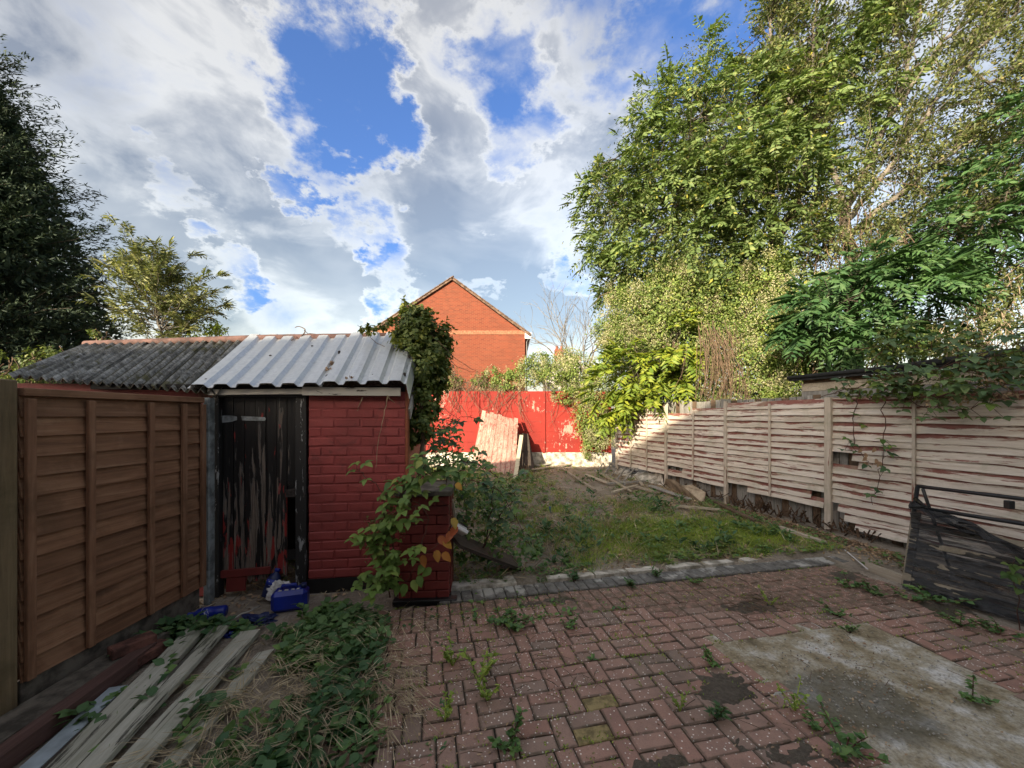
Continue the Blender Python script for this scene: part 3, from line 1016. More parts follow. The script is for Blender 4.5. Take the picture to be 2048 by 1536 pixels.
# brown fence by the shed
LA, LB = (-2.70, 2.10, 0), (-2.675, 3.30, 0)
lf = lap_panel('timber_fence', 'reddish brown lapped timber fence panel beside the peeling shed door', LA, LB, 0.10, 1.755, 0.112, 0.005, M['fence_brown'], M['batten_brown'],
               (0.02, 0.27, 0.60, 0.83, 0.985), group='brown fence panels', bat_w=0.04)
lap_panel('timber_fence', 'sliver of brown lapped fence panel before the square timber post', (-2.74, 0.25, 0), (-2.71, 1.975, 0), 0.10, 1.72, 0.112, 0.005, M['fence_brown'], M['batten_brown'],
          (0.02, 0.27, 0.60, 0.98), group='brown fence panels', bat_w=0.04)
tag(MB().cham((-2.725, 2.037, 0.91), (0.10, 0.10, 1.86), 0.006).build('fence_post', M['post_wood']), 'pale square timber fence post at the near end of the brown panel', 'post')
tag(MB().cham((-2.645, 3.362, 0.90), (0.055, 0.07, 1.80), 0.008).build('concrete_post', M['concrete_post']), 'grey concrete post between the brown fence and the shed door', 'post')
tag(MB().cham((-2.695, 2.70, 0.075), (0.044, 1.20, 0.225), 0.008).build('gravel_board', M['sleeper']), 'grey weathered gravel board under the brown fence panel', 'board')

# pale fence with red stain
def FX(D):
    return 6.4 - 0.343 * D


def FP(D, z=0.0):
    return Vector((FX(D), D, z))


pdist = [10.35, 8.57, 7.09, 5.47, 3.72]
plabels = ['sunlit stained lapped fence panel next to the red wall', 'pale lapped fence panel whose top slat is missing', 'warped pale lapped fence panel with bottom slats rotted away', 'largest pale lapped fence panel with bramble hanging over it']
pz = [(0.30, 1.86), (0.30, 1.76), (0.24, 1.85), (0.05, 1.85)]
for k in range(4):
    a, b = FP(pdist[k]), FP(pdist[k + 1])
    sk = {0: (), 1: (), 2: (), 3: ()}[k]
    sh = {3: {7: (0.15, 1.0), 8: (0.19, 1.0), 14: (0.06, 1.0), 15: (0.10, 1.0), 16: (0.17, 1.0)}, 2: {13: (0.0, 0.86), 14: (0.25, 0.96)}, 1: {0: (0.45, 1.0), 12: (0.3, 1.0)}}.get(k, {})
    lap_panel('timber_fence', plabels[k], a, b, pz[k][0], pz[k][1], 0.102, 0.019, M['slat_red'], M['batten_pale'], (0.33, 0.66) if k == 0 else (0.5,), group='pale stained fence panels', cap=(k == 3), short=sh,
              lean=R(random.uniform(-1.2, .6)), skip=sk, tilt=[0, 0.2, -0.3, 0.25][k])
fpl = ['thin pale fence post where the stained fence meets the red wall', 'pale fence post at the edge of the sunlit panel', 'pale fence post under the brown hanging stems', 'thick pale fence post with a rotted base beside a broken slat']
for k, D in enumerate(pdist[:4]):
    p = FP(D)
    m = Matrix.Rotation(math.atan2(-1, 0.343), 3, 'Z')
    w = (0.06, 0.06, 0.06, 0.085)[k]
    o = MB().cham((p.x - 0.035, p.y - 0.012, 0.96 + (0.1 if k == 0 else 0)), (w, 0.06, 1.88), 0.005, m).build('fence_post', M['batten_pale'])
    tag(o, fpl[k], 'post', 'pale fence posts')

# neighbour's upright board fence just behind it
bf = thing('board_fence', 'grey upright board fence showing above and below the stained slats', 'fence')
D = 9.3
k = 0
while D > 4.55:
    p = FP(D)
    h = 1.95 + 0.03 * mnoise.noise(Vector((D * 2, 0, 0))) + random.uniform(-0.012, 0.012)
    m = Matrix.Rotation(math.atan2(-1, 0.343), 3, 'Z')
    MB().cham((p.x + 0.12, p.y + 0.04, h / 2 - 0.02), (0.105, 0.016, h), 0.003, m).build('board', M['board_grey'] if k % 4 else M['board_brown'], bf)
    D -= 0.112
    k += 1
for z in (0.4, 1.5):
    MB().bar(FP(9.35) + Vector((0.17, 0.05, z)), FP(4.5) + Vector((0.17, 0.05, z)), 0.04, 0.07).build('rail', M['board_brown'], bf)

# ================================================================== shed
SH_O, SH_A = Vector((-2.65, 3.43, 0)), R(7.7)
shed = thing('shed', 'red painted brick shed with peeling black plank door and metal roof', 'shed', SH_O, SH_A)
SHI = (Matrix.Translation(SH_O) @ Matrix.Rotation(SH_A, 4, 'Z')).inverted()


def SL(p):
    return SHI @ Vector(p)


# front wall: bricks
fw = MB().box((1.22, 0.051, 1.01), (0.86, 0.09, 1.74)).build('front_wall', M['mortar_red'], shed)
bw_, bh_ = 0.232, 0.087
protos = []
for k in range(6):
    me = MB().cham((0, 0, 0), (0.224, 0.1, 0.079), 0.008, jit=0.004).mesh('brick')
    me.materials.append(M['brick_red'])
    protos.append(me)
hp = []
for k in range(3):
    me = MB().cham((0, 0, 0), (0.108, 0.1, 0.079), 0.008, jit=0.004).mesh('brick')
    me.materials.append(M['brick_red'])
    hp.append(me)
for r in range(20):
    z = 0.14 + (r + 0.5) * bh_
    x = 0.785 - (0.116 if r % 2 else 0.0)
    while x < 1.64:
        x0, x1 = max(x, 0.785), min(x + bw_, 1.655)
        w = x1 - x0
        if w > 0.05:
            o = link(bpy.data.objects.new('brick', random.choice(protos) if w > 0.15 else random.choice(hp)), fw)
            o.location = ((x0 + x1) / 2, 0.05 + random.uniform(-0.002, 0.002), z)
            o.scale = (w / (bw_ if w > 0.15 else 0.116), 1, 1)
            o.rotation_euler = (0, R(random.uniform(-.3, .3)), 0)
        x += bw_
MB().box((1.22, 0.06, 0.065), (0.89, 0.13, 0.15)).build('plinth', M['black_paint'], shed)
# side, rear and hidden front walls
MB().box((1.60, 1.16, 0.95), (0.10, 2.1, 1.95)).build('side_wall', M['brick_red'], shed)
MB().cham((1.663, 0.06, 1.0), (0.03, 0.11, 1.78), 0.006).build('corner_strip', M['corner_orange'], shed)  # thin strip along the shed corner, more orange than the bricks
MB().box((-1.02, 0.10, 0.97), (1.85, 0.10, 1.90)).build('front_wall_section', M['mortar_red'], shed)
MB().box((-1.9, 1.1, 0.92), (0.10, 2.0, 1.80)).build('end_wall', M['mortar_red'], shed)
MB().box((-0.1, 2.2, 0.92), (3.5, 0.10, 1.80)).build('rear_wall', M['mortar_red'], shed)
MB().box((0.40, 0.9, 0.9), (0.9, 0.02, 1.9)).build('interior_shade_sheet', M['dark_inside'], shed)  # near-black sheet standing in for the shade inside the shed

# door and frame
door = MB().box((0.36, 0.075, 0.35), (0.62, 0.025, 0.09)).build('door', M['black_paint'], shed)
MB().box((0.36, 0.075, 1.55), (0.62, 0.025, 0.10)).build('ledge', M['black_paint'], door)
MB().box((0.36, 0.075, 0.95), (0.62, 0.025, 0.10)).build('ledge', M['black_paint'], door)
for k in range(7):
    x = 0.045 + k * 0.0905
    zb = 0.10 + random.uniform(0.0, 0.07) + (0.85 if k == 6 else 0.03 * (k > 3))
    zt = 1.835
    n = 4
    w = 0.086 if k < 6 else 0.07
    vs, fs = [], []
    for i in range(n + 1):
        xx = x + w * i / n
        jag = random.uniform(0, 0.05)
        vs += [(xx, 0.044, zb + jag), (xx, 0.044, zt), (xx, 0.062, zt), (xx, 0.062, zb + jag)]
    for i in range(n):
        a = i * 4
        fs += [(a, a + 4, a + 5, a + 1), (a + 1, a + 5, a + 6, a + 2), (a + 2, a + 6, a + 7, a + 3), (a + 3, a + 7, a + 4, a)]
    fs += [(0, 1, 2, 3), (n * 4 + 3, n * 4 + 2, n * 4 + 1, n * 4)]
    o = MB().add([(p[0], p[1] + random.uniform(-.001, .001), p[2]) for p in vs], fs).build('plank', M['door_peeling'], door)
    o.location = (0, random.uniform(-0.004, 0.004), 0)
hs = MB()
hs.add([(0.04, 0.036, 1.58), (0.13, 0.036, 1.59), (0.165, 0.036, 1.605), (0.165, 0.036, 1.635), (0.13, 0.036, 1.645), (0.04, 0.036, 1.645)], [(0, 1, 2, 3, 4, 5)])
hs.build('hinge_plate', M['hinge_grey'], door)
MB().add([(0.21, 0.035, 1.60), (0.40, 0.035, 1.597), (0.41, 0.035, 1.615), (0.40, 0.035, 1.63), (0.20, 0.035, 1.64)], [(0, 1, 2, 3, 4)]).build('hinge_strap', M['hinge_grey'], door)
o = MB().cham((0.25, 0.028, 0.215), (0.42, 0.022, 0.065), 0.003).build('bottom_rail', M['pier_red'], door)
o.rotation_euler = (0, R(-2.5), 0)
MB().cham((0.16, 0.034, 0.12), (0.16, 0.015, 0.13), 0.003, jit=0.006).build('kick_board', M['pier_red'], door)
lt = MB().bar((0.60, 0.03, 0.955), (0.775, 0.02, 0.975), 0.02, 0.022).bar((0.58, 0.034, 0.93), (0.70, 0.034, 0.93), 0.012, 0.07)
lt.tube([(0.74, 0.02, 0.96), (0.755, -0.005, 0.93), (0.75, -0.005, 0.90), (0.735, 0.01, 0.90)], 0.006)
lt.build('latch', M['rust'], door)
MB().cham((0.722, 0.035, 0.94), (0.095, 0.075, 1.83), 0.004).build('door_post', M['frame_black'], shed)
MB().cham((0.012, 0.03, 0.94), (0.055, 0.08, 1.83), 0.004).build('door_post', M['frame_black'], shed)
MB().cham((0.37, 0.035, 1.835), (0.76, 0.08, 0.055), 0.004).build('door_head', M['black_paint'], shed)
MB().cham((-0.045, 0.01, 0.93), (0.03, 0.05, 1.75), 0.004).build('cover_strip', flaked('strip_white', (0.36, 0.38, 0.39), (0.03, 0.03, 0.03), 0.48), shed)
MB().cham((-0.075, 0.07, 1.83), (0.14, 0.11, 0.07), 0.006).build('lintel_brick', M['old_brick'], shed)
# fascia, eaves
fa = MB()
fa.cham((0.38, -0.055, 1.856), (0.80, 0.022, 0.05), 0.003, Matrix.Rotation(R(-1.0), 3, 'Y'))
fa.build('fascia_board', M['fascia'], shed)
MB().cham((1.19, -0.065, 1.865), (0.86, 0.025, 0.078), 0.003).build('fascia_board', M['fascia'], shed)
MB().cham((0.35, 0.0, 1.895), (2.6, 0.06, 0.05), 0.003).build('wall_plate', M['dark_inside'], shed)
MB().cham((1.685, 0.5, 1.93), (0.02, 1.05, 0.12), 0.003, Matrix.Rotation(R(31), 3, 'X')).build('barge_board', M['fascia'], shed)


def sheet(name, e0, e1, r0, r1, prof, mat, parent, nv=10, sag=0.0):
    """a roof sheet from the eave to the ridge; prof gives (fraction across, height)"""
    e0, e1, r0, r1 = map(Vector, (e0, e1, r0, r1))
    nrm = (e1 - e0).cross(r0 - e0).normalized()
    if nrm.z < 0:
        nrm.negate()
    vs, fs = [], []
    n = len(prof)
    for j in range(nv + 1):
        b = j / nv
        for f, h in prof:
            p = (e0.lerp(e1, f)).lerp(r0.lerp(r1, f), b)
            p = p + nrm * (h + 0.003 * mnoise.noise(p * 3.0)) - Vector((0, 0, sag * math.sin(math.pi * b)))
            vs.append(SL(p))
    for j in range(nv):
        for i in range(n - 1):
            a = j * n + i
            fs.append((a, a + 1, a + n + 1, a + n))
    o = MB().add(vs, fs).build(name, mat, parent, smooth=False)
    if mat is M['fibre_cement']:
        o.data.materials.append(M['valley_moss'])
        for poly in o.data.polygons:
            i = poly.index % (n - 1)
            j = poly.index // (n - 1)
            h = (prof[i][1] + prof[i + 1][1]) / 2
            if h + 0.014 * mnoise.noise(poly.center * 6.0) < -0.006:
                poly.material_index = 1
    o.modifiers.new('thick', 'SOLIDIFY').thickness = 0.004
    return o


# old corrugated sheets
aE0, aE1 = P(18, 752, 3.2), P(440, 788, 3.36)
aR0, aR1 = P(176, 688, 4.6), P(530, 682, 4.42)
nsh = 3
for k in range(nsh):
    f0, f1 = k / nsh, (k + 1) / nsh + 0.015
    nw = 7
    prof = []
    for i in range(nw * 6 + 1):
        t = i / (nw * 6)
        prof.append((t, 0.023 * math.cos(t * nw * 2 * math.pi) + 0.004 * k))
    sheet('corrugated_sheet', aE0.lerp(aE1, f0), aE0.lerp(aE1, min(1, f1)), aR0.lerp(aR1, f0), aR0.lerp(aR1, min(1, f1)), prof, M['fibre_cement'], shed, nv=26)
# galvanised box profile sheets
def box_prof(n, lip=True):
    pr = []
    for k in range(n):
        b = k / n
        w = 1.0 / n
        pr += [(b, 0.0), (b + 0.10 * w, 0.0), (b + 0.24 * w, 0.034), (b + 0.50 * w, 0.036), (b + 0.76 * w, 0.034), (b + 0.90 * w, 0.0)]
    pr.append((1.0, 0.0))
    return pr


mE0, mE1 = P(374, 776, 3.28), P(812, 770, 3.50)
mR0, mR1 = P(495, 674, 4.46), P(836, 671, 4.56)
sheet('metal_sheet', mE0, mE0.lerp(mE1, 0.60), mR0, mR0.lerp(mR1, 0.60), box_prof(6), M['galvanised'], shed, sag=0.01)
up = Vector((0, 0, 0.012))
sheet('metal_sheet', mE0.lerp(mE1, 0.585) + up, mE1 + up, mR0.lerp(mR1, 0.585) + up, mR1 + up, box_prof(4), M['galvanised'], shed, sag=0.005)
# bent down end flap
fl = MB()
q = [mE1 + up, mR1 + up, mR1 + Vector((0.03, 0, -0.12)), mE1 + Vector((0.03, 0, -0.13))]
fl.add([SL(p) for p in q], [(0, 1, 2, 3)])
fo = fl.build('end_flap', M['galvanised'], shed)
fo.modifiers.new('thick', 'SOLIDIFY').thickness = 0.003
# screws
for f, b in ((0.06, 0.08), (0.25, 0.5), (0.61, 0.1), (0.60, 0.55), (0.83, 0.1), (0.985, 0.12), (0.985, 0.45), (0.985, 0.62), (0.43, 0.7)):
    p = mE0.lerp(mE1, f).lerp(mR0.lerp(mR1, f), b) + Vector((0, -0.01, 0.02 + 0.012 * (f > 0.58)))
    MB().lathe([(0.013, -0.02), (0.013, 0.008), (0.006, 0.014)], SL(p), 8).build('roof_screw', M['rust'], shed)
# ridge capping
a, b = aR0 + Vector((-0.05, 0.02, 0.0)), mR1 + Vector((0, 0.02, 0.0))
rc = MB()
pts = [a.lerp(aR1 + Vector((0, 0, 0.03)), t) for t in (0, .25, .5, .75, 1)] + [b.lerp(b, 0)]
rc.tube([SL(p) for p in pts], 0.042, 10)
rc.build('ridge_cap', M['ridge_pink'], shed, smooth=True)
# rear slope
MB().add([SL(aR0), SL(mR1), SL((-1.45, 5.75, 1.9)), SL((-5.0, 5.4, 1.9))], [(0, 1, 2, 3)]).build('rear_slope', M['fibre_cement'], shed)
# old dead leaves and moss tufts caught in the valleys
for f, b, s in ((0.60, 0.22, 0.05), (0.595, 0.34, 0.035), (0.735, 0.07, 0.05)):
    p = mE0.lerp(mE1, f).lerp(mR0.lerp(mR1, f), b)
    bmm = MB()
    for k in range(26):
        c = SL(p + Vector((random.gauss(0, s * 0.35), random.gauss(0, s), 0.015 + random.uniform(0, 0.03))))
        bmm.box(c, (0.02, 0.014, 0.004), Euler((random.uniform(0, 3), random.uniform(0, 3), random.uniform(0, 3))).to_matrix())
    tag(bmm.build('leaf_litter', M['leaf_dead'], shed), kind='stuff')

# low brick pier with coping beside the shed
pier = thing('brick_pier', 'low dark red brick pier with a stone coping half hidden by bramble', 'pier', (-1.01, 3.43, 0), R(4))
MB().box((0.225, 0.20, 0.47), (0.43, 0.38, 0.93)).build('core', M['mortar_red'], pier)
for r in range(11):
    z = 0.045 + r * 0.0835
    xs = [(0.0, 0.225), (0.225, 0.45)] if r % 2 else [(0.0, 0.11), (0.11, 0.335), (0.335, 0.45)]
    for x0, x1 in xs:
        o = link(bpy.data.objects.new('brick', None), None) if False else MB().cham(((x0 + x1) / 2, 0.03, z), (x1 - x0 - 0.008, 0.1, 0.076), 0.005, jit=0.0015).build('brick', M['pier_red'], pier)
    for y0, y1 in ((0.09, 0.24), (0.24, 0.40)):
        MB().cham((0.405, (y0 + y1) / 2, z), (0.1, y1 - y0 - 0.008, 0.076), 0.005, jit=0.0015).build('brick', M['pier_red'], pier)
MB().cham((0.22, 0.24, 0.955), (0.50, 0.60, 0.05), 0.008, jit=0.004).build('coping', M['sleeper'], pier)
MB().cham((0.24, -0.03, -0.0), (0.56, 0.09, 0.05), 0.006).build('tile_base', M['black_paint'], pier)

# ================================================================== houses beyond
HD = 22.0
def gable_house():
    sc = HD / FPX
    xl, xr, xa = (742 - 1024) * sc, (1050 - 1024) * sc, (905 - 1024) * sc
    ze, za, zb = EYE + (HOR - 668) * sc, EYE + (HOR - 562) * sc, 0.0
    h = thing('brick_house', 'orange red brick gable end of a modern house beyond the garden wall', 'house', (0, HD, 0))
    dep = 9.0
    w = MB().add([(xl, 0, zb), (xr, 0, zb), (xr, 0, ze), (xa, 0, za), (xl, 0, ze), (xl, dep, zb), (xr, dep, zb), (xr, dep, ze), (xa, dep, za), (xl, dep, ze)],
                 [(0, 1, 2, 3, 4), (6, 5, 9, 8, 7), (1, 6, 7, 2), (5, 0, 4, 9)])
    w.build('gable_wall', M['house_brick'], h)
    # soldier course band: individual upright bricks
    zband = EYE + (HOR - 665) * sc
    bb = MB().mesh('x')
    me = MB().cham((0, 0, 0), (0.098, 0.03, 0.215), 0.004).mesh('band_brick')
    me.materials.append(M['band_brick'])
    band = MB().box(((xl + xr) / 2, -0.005, zband), (xr - xl - 0.01, 0.02, 0.225)).build('brick_band', M['band_brick'], h)
    x = xl + 0.06
    while x < xr - 0.05:
        o = link(bpy.data.objects.new('band_brick', me), band)
        o.location = (x, -0.012, zband)
        x += 0.108
    for s, (x0, z0) in ((-1, (xl - 0.35, ze - 0.25)), (1, (xr + 0.32, ze - 0.22))):
        a, b = Vector((x0, 0, z0 + 0.16)), Vector((xa, 0, za + 0.16))
        d = b - a
        n = Vector((-d.z, 0, d.x)).normalized() * (1 if d.x > 0 else -1)
        rf = MB()
        rf.add([a + Vector((0, -0.14, 0)), b + Vector((0, -0.14, 0)), b + Vector((0, dep + .14, 0)), a + Vector((0, dep + .14, 0))] + [p - n * 0.1 for p in (a + Vector((0, -0.14, 0)), b + Vector((0, -0.14, 0)), b + Vector((0, dep + .14, 0)), a + Vector((0, dep + .14, 0)))],
               [(0, 1, 2, 3), (7, 6, 5, 4), (0, 4, 5, 1), (1, 5, 6, 2), (2, 6, 7, 3), (3, 7, 4, 0)])
        ro = rf.build('roof_slope', M['roof_tile'], h)
        k = 0
        L = d.length
        while k * 0.32 < L - 0.15:
            p = a + d.normalized() * (k * 0.32 + 0.16)
            m = Matrix.Rotation(-math.atan2(d.z, d.x), 3, 'Y')
            t = MB().cham(p + Vector((0, -0.10, 0.035)), (0.33, 0.16, 0.05), 0.008, m @ Matrix.Rotation(R(3 * (1 if d.x > 0 else -1)), 3, 'Y'))
            t.build('verge_tile', M['roof_tile'], ro)
            k += 1
    MB().cham((xr + 0.17, -0.02, ze - 0.1), (0.36, 0.10, 0.34), 0.01).build('soffit_box', M['white_upvc'], h)
    MB().tube([(xr + 0.33, -0.1, ze + 0.02), (xr + 0.33, dep, ze + 0.02)], 0.06, 8).build('gutter', M['white_upvc'], h)
    MB().tube([(xr + 0.30, -0.02, ze - 0.1), (xr + 0.10, -0.05, ze - 0.45), (xr + 0.08, -0.05, 0.0)], 0.035, 8).build('downpipe', M['black_metal'], h)
    MB().cham((xl - 0.12, -0.02, ze - 0.1), (0.5, 0.10, 0.34), 0.01).build('soffit_box', M['band_brick'], h)
    return h


gable_house()

# low white cottage and its chimneys far behind the wall
sc = 38.0 / FPX
hx = lambda px: (px - 1024) * sc
hz = lambda py: EYE + (HOR - py) * sc
ch = thing('cottage', 'far white gabled cottage with orange chimney pots behind the flowering hedge', 'house', (0, 38, 0))
MB().add([(hx(1095), 0, 0), (hx(1160), 0, 0), (hx(1160), 0, hz(735)), (hx(1138), 0, hz(708)), (hx(1095), 0, hz(735)), (hx(1095), 6, 0), (hx(1160), 6, 0), (hx(1160), 6, hz(735)), (hx(1138), 6, hz(708)), (hx(1095), 6, hz(735))],
         [(0, 1, 2, 3, 4), (1, 6, 7, 2), (5, 0, 4, 9), (6, 5, 9, 8, 7)]).build('wall', M['render_white'], ch)
for (x0, x1, s) in ((1088, 1138, 1), (1168, 1138, -1)):
    a, b = Vector((hx(x0), -0.3, hz(739))), Vector((hx(x1), -0.3, hz(706)))
    o = MB().add([a, b, b + Vector((0, 6.6, 0)), a + Vector((0, 6.6, 0))], [(0, 1, 2, 3)]).build('roof_slope', M['stone'], ch)
    o.modifiers.new('thick', 'SOLIDIFY').thickness = 0.2
st = MB().cham((hx(1121), 1.0, hz(712)), (0.95, 0.6, 1.6), 0.02).build('chimney', M['terracotta'], ch)
for x in (1116, 1126):
    MB().lathe([(0.16, 0), (0.13, 0.3), (0.15, 0.45)], (hx(x), 1.0, hz(697)), 10).build('chimney_pot', M['terracotta'], st)
MB().cham((hx(1160), 1.5, hz(718)), (0.6, 0.6, 1.0), 0.02).build('chimney', M['terracotta'], ch)

# tiled wall glimpsed behind the cypress
tb = thing('tile_hung_building', 'orange tile hung building glimpsed behind the dark cypress', 'house', P(120, 700, 14) * Vector((1, 1, 0)) if False else (P(120, 700, 14).x, 14, 0))
MB().box((0, 1.0, 1.9), (1.1, 2.0, 3.8)).build('wall', M['old_brick'], tb)
for r in range(13):
    for c in range(7):
        MB().cham((-0.47 + c * 0.157, -0.02, 2.6 + r * 0.1), (0.15, 0.03, 0.10), 0.005, Matrix.Rotation(R(-9), 3, 'X')).build('tile', M['terracotta'], tb)
MB().cham((0.53, -0.06, 3.0), (0.06, 0.1, 2.0), 0.01).build('corner_strip', M['white_upvc'], tb)
MB().add([(-0.6, -0.15, 3.85), (0.6, -0.15, 3.85), (0.6, 2.1, 4.6), (-0.6, 2.1, 4.6)], [(0, 1, 2, 3)]).build('roof', M['roof_tile'], tb)

# neighbour's low outbuilding behind the stained fence
ob = thing('outbuilding', 'low timber outbuilding with black felt roof edge behind the stained fence', 'shed')
pts = [FP(6.25) + Vector((0.55, 0.1, 0)), FP(2.6) + Vector((0.55, 0.1, 0))]
d = (pts[1] - pts[0])
nrm = Vector((d.y, -d.x, 0)).normalized() * -1
if nrm.x < 0:
    nrm = -nrm
back = [p + nrm * 2.6 for p in pts]
ww = MB()
for p, q in ((pts[0], pts[1]), (pts[1], back[1]), (back[1], back[0]), (back[0], pts[0])):
    ww.add([p, q, q + Vector((0, 0, 2.22)), p + Vector((0, 0, 2.22))], [(0, 1, 2, 3)])
ww.build('wall', M['board_brown'], ob)
for k in range(6):
    z = 1.45 + k * 0.13
    MB().bar(pts[0] + Vector((-0.02, 0, z)), pts[1] + Vector((-0.02, 0, z)), 0.02, 0.125).build('weatherboard', M['plank_pale'] if k % 2 else M['board_grey'], ob)
e = d.normalized()
o0, o1 = pts[0] - e * 0.15 - nrm * 0.14, pts[1] + e * 0.2 - nrm * 0.14
rf = MB().add([o0 + Vector((0, 0, 2.27)), o1 + Vector((0, 0, 2.27)), back[1] + nrm * .2 + Vector((0, 0, 2.55)), back[0] + nrm * .2 + Vector((0, 0, 2.55))], [(0, 1, 2, 3)]).build('roof', M['felt'], ob)
rf.modifiers.new('thick', 'SOLIDIFY').thickness = 0.06
MB().tube([o0 + Vector((0, 0, 2.27)), o0.lerp(o1, .3) + Vector((0, 0, 2.28)), o0.lerp(o1, .6) + Vector((0, 0, 2.33)), o1 + Vector((0, 0, 2.38))], [0.03, 0.035, 0.05, 0.05], 8).build('felt_roll', M['felt'], ob, smooth=True)

# the house this garden belongs to, behind the viewer: its shadow lies over the near half of the garden
home = thing('terraced_house', 'white rendered terraced house at the patio end of the garden', 'house', (0, 0, 0), R(16))
fy, ry, by, ez, rz_ = -2.4 + 0.0, -6.9, -11.4, 5.2, 7.95
x0, x1 = -15, 12
MB().add([(x0, fy, 0), (x1, fy, 0), (x1, fy, ez), (x0, fy, ez), (x0, by, 0), (x1, by, 0), (x1, by, ez), (x0, by, ez), (x0, ry, rz_ - .1), (x1, ry, rz_ - .1)],
         [(1, 0, 3, 2), (4, 5, 6, 7), (5, 1, 2, 9, 6), (0, 4, 7, 8, 3)]).build('wall', M['render_white'], home)
for y0, s in ((fy + 0.3, 1), (by - 0.3, -1)):
    o = MB().add([(x0 - .2, y0, ez - .12), (x1 + .2, y0, ez - .12), (x1 + .2, ry, rz_), (x0 - .2, ry, rz_)], [(0, 1, 2, 3)]).build('roof_slope', M['roof_tile'], home)
    o.modifiers.new('thick', 'SOLIDIFY').thickness = 0.08
for cx in (-10, -5, 0.3, 5.5):
    for z in (1.2, 3.9):
        f = MB().box((cx, fy + 0.03, z), (1.5, 0.1, 1.3)).build('window', M['white_upvc'], home)
        MB().box((cx - 0.36, fy + 0.085, z), (0.66, 0.02, 1.16)).build('pane', M['glass'], f)
        MB().box((cx + 0.36, fy + 0.085, z), (0.66, 0.02, 1.16)).build('pane', M['glass'], f)
# ================================================================== foliage helpers
def unit(a):
    return a / np.maximum(np.linalg.norm(a, axis=-1, keepdims=True), 1e-9)


def rdir(n):
    return unit(rng.normal(size=(n, 3)))


LEAF2 = (np.array([[0, 0, 0], [-.5, .42, .0], [0, 1, 0], [.5, .42, .0]], float), np.array([[0, 3, 2], [0, 2, 1]]))
LEAF6 = (np.array([[0, 0, 0], [-.36, .22, .05], [-.46, .52, .06], [0, 1, -.08], [.46, .52, .06], [.36, .22, .05], [0, .5, -.01]], float),
         np.array([[0, 6, 1], [1, 6, 2], [2, 6, 3], [3, 6, 4], [4, 6, 5], [5, 6, 0]]))


def leaves_arr(pos, d, nrm, L, w, tmpl=LEAF2, fold=0.12):
    """arrays of leaves: position, direction of the midrib, facing, length, width"""
    T, F = tmpl
    n = len(pos)
    L = np.broadcast_to(np.asarray(L, float), (n,))
    w = np.broadcast_to(np.asarray(w, float), (n,))
    y = unit(d)
    z = nrm - (nrm * y).sum(1, keepdims=True) * y
    z = unit(z)
    x = np.cross(y, z)
    k = len(T)
    t = T.copy()
    if tmpl is LEAF2:
        t[1, 2] = t[3, 2] = fold
    V = pos[:, None, :] + x[:, None, :] * (t[None, :, 0:1] * w[:, None, None]) + y[:, None, :] * (t[None, :, 1:2] * L[:, None, None]) + z[:, None, :] * (t[None, :, 2:3] * L[:, None, None])
    Fi = F[None] + (np.arange(n) * k)[:, None, None]
    return V.reshape(-1, 3), Fi.reshape(-1, 3)


class Leaves:
    def __init__(s):
        s.V, s.F, s.n = [], [], 0

    def add(s, V, F):
        s.V.append(V)
        s.F.append(F + s.n)
        s.n += len(V)

    def simple(s, pos, d, nrm, L, w, tmpl=LEAF2, fold=0.12):
        s.add(*leaves_arr(pos, d, nrm, L, w, tmpl, fold))

    def fronds(s, base, d, L, pairs=6, ll=0.12, lw=0.042, droop=0.35, nrm=None):
        """pinnate leaves: pairs of leaflets along a drooping rachis"""
        n = len(base)
        L = np.broadcast_to(np.asarray(L, float), (n,))[:, None]
        d = unit(d)
        up = np.tile([0.0, 0.0, 1.0], (n, 1)) if nrm is None else nrm
        side = np.cross(d, up + 0.25 * rng.normal(size=(n, 3)))
        side = unit(side)
        nn = np.cross(side, d)
        prev = base
        for k in range(1, pairs + 2):
            t = k / (pairs + 1.0)
            c = base + d * L * t * (1 - 0.12 * t) - np.array([0, 0, 1.0]) * L * droop * t * t
            tang = unit(c - prev)
            n2 = unit(np.cross(side, tang))
            prev = c
            sz = ll * (0.75 + 0.4 * math.sin(math.pi * min(1, t * 1.05))) * rng.uniform(.85, 1.15, n) * (L[:, 0] / L.mean())
            if k <= pairs:
                for sg in (-1, 1):
                    ld = unit(side * sg * 0.88 + tang * 0.42 - np.array([0, 0, 0.28]) + 0.13 * rng.normal(size=(n, 3)))
                    s.simple(c, ld, n2 + 0.55 * rng.normal(size=(n, 3)) + np.array([-.15, -.35, 0]), sz, lw * sz / ll, fold=0.06)
            else:
                s.simple(c, tang, n2, sz, lw * sz / ll, fold=0.06)
        mid = base + d * L * 0.5 - np.array([0, 0, 1.0]) * L * droop * 0.2
        s.simple(base, mid - base, nn, np.linalg.norm(mid - base, axis=1) * 1.9, 0.007)

    def build(s, name, mat, parent=None):
        return np_mesh(name, np.concatenate(s.V), np.concatenate(s.F), mat, parent)


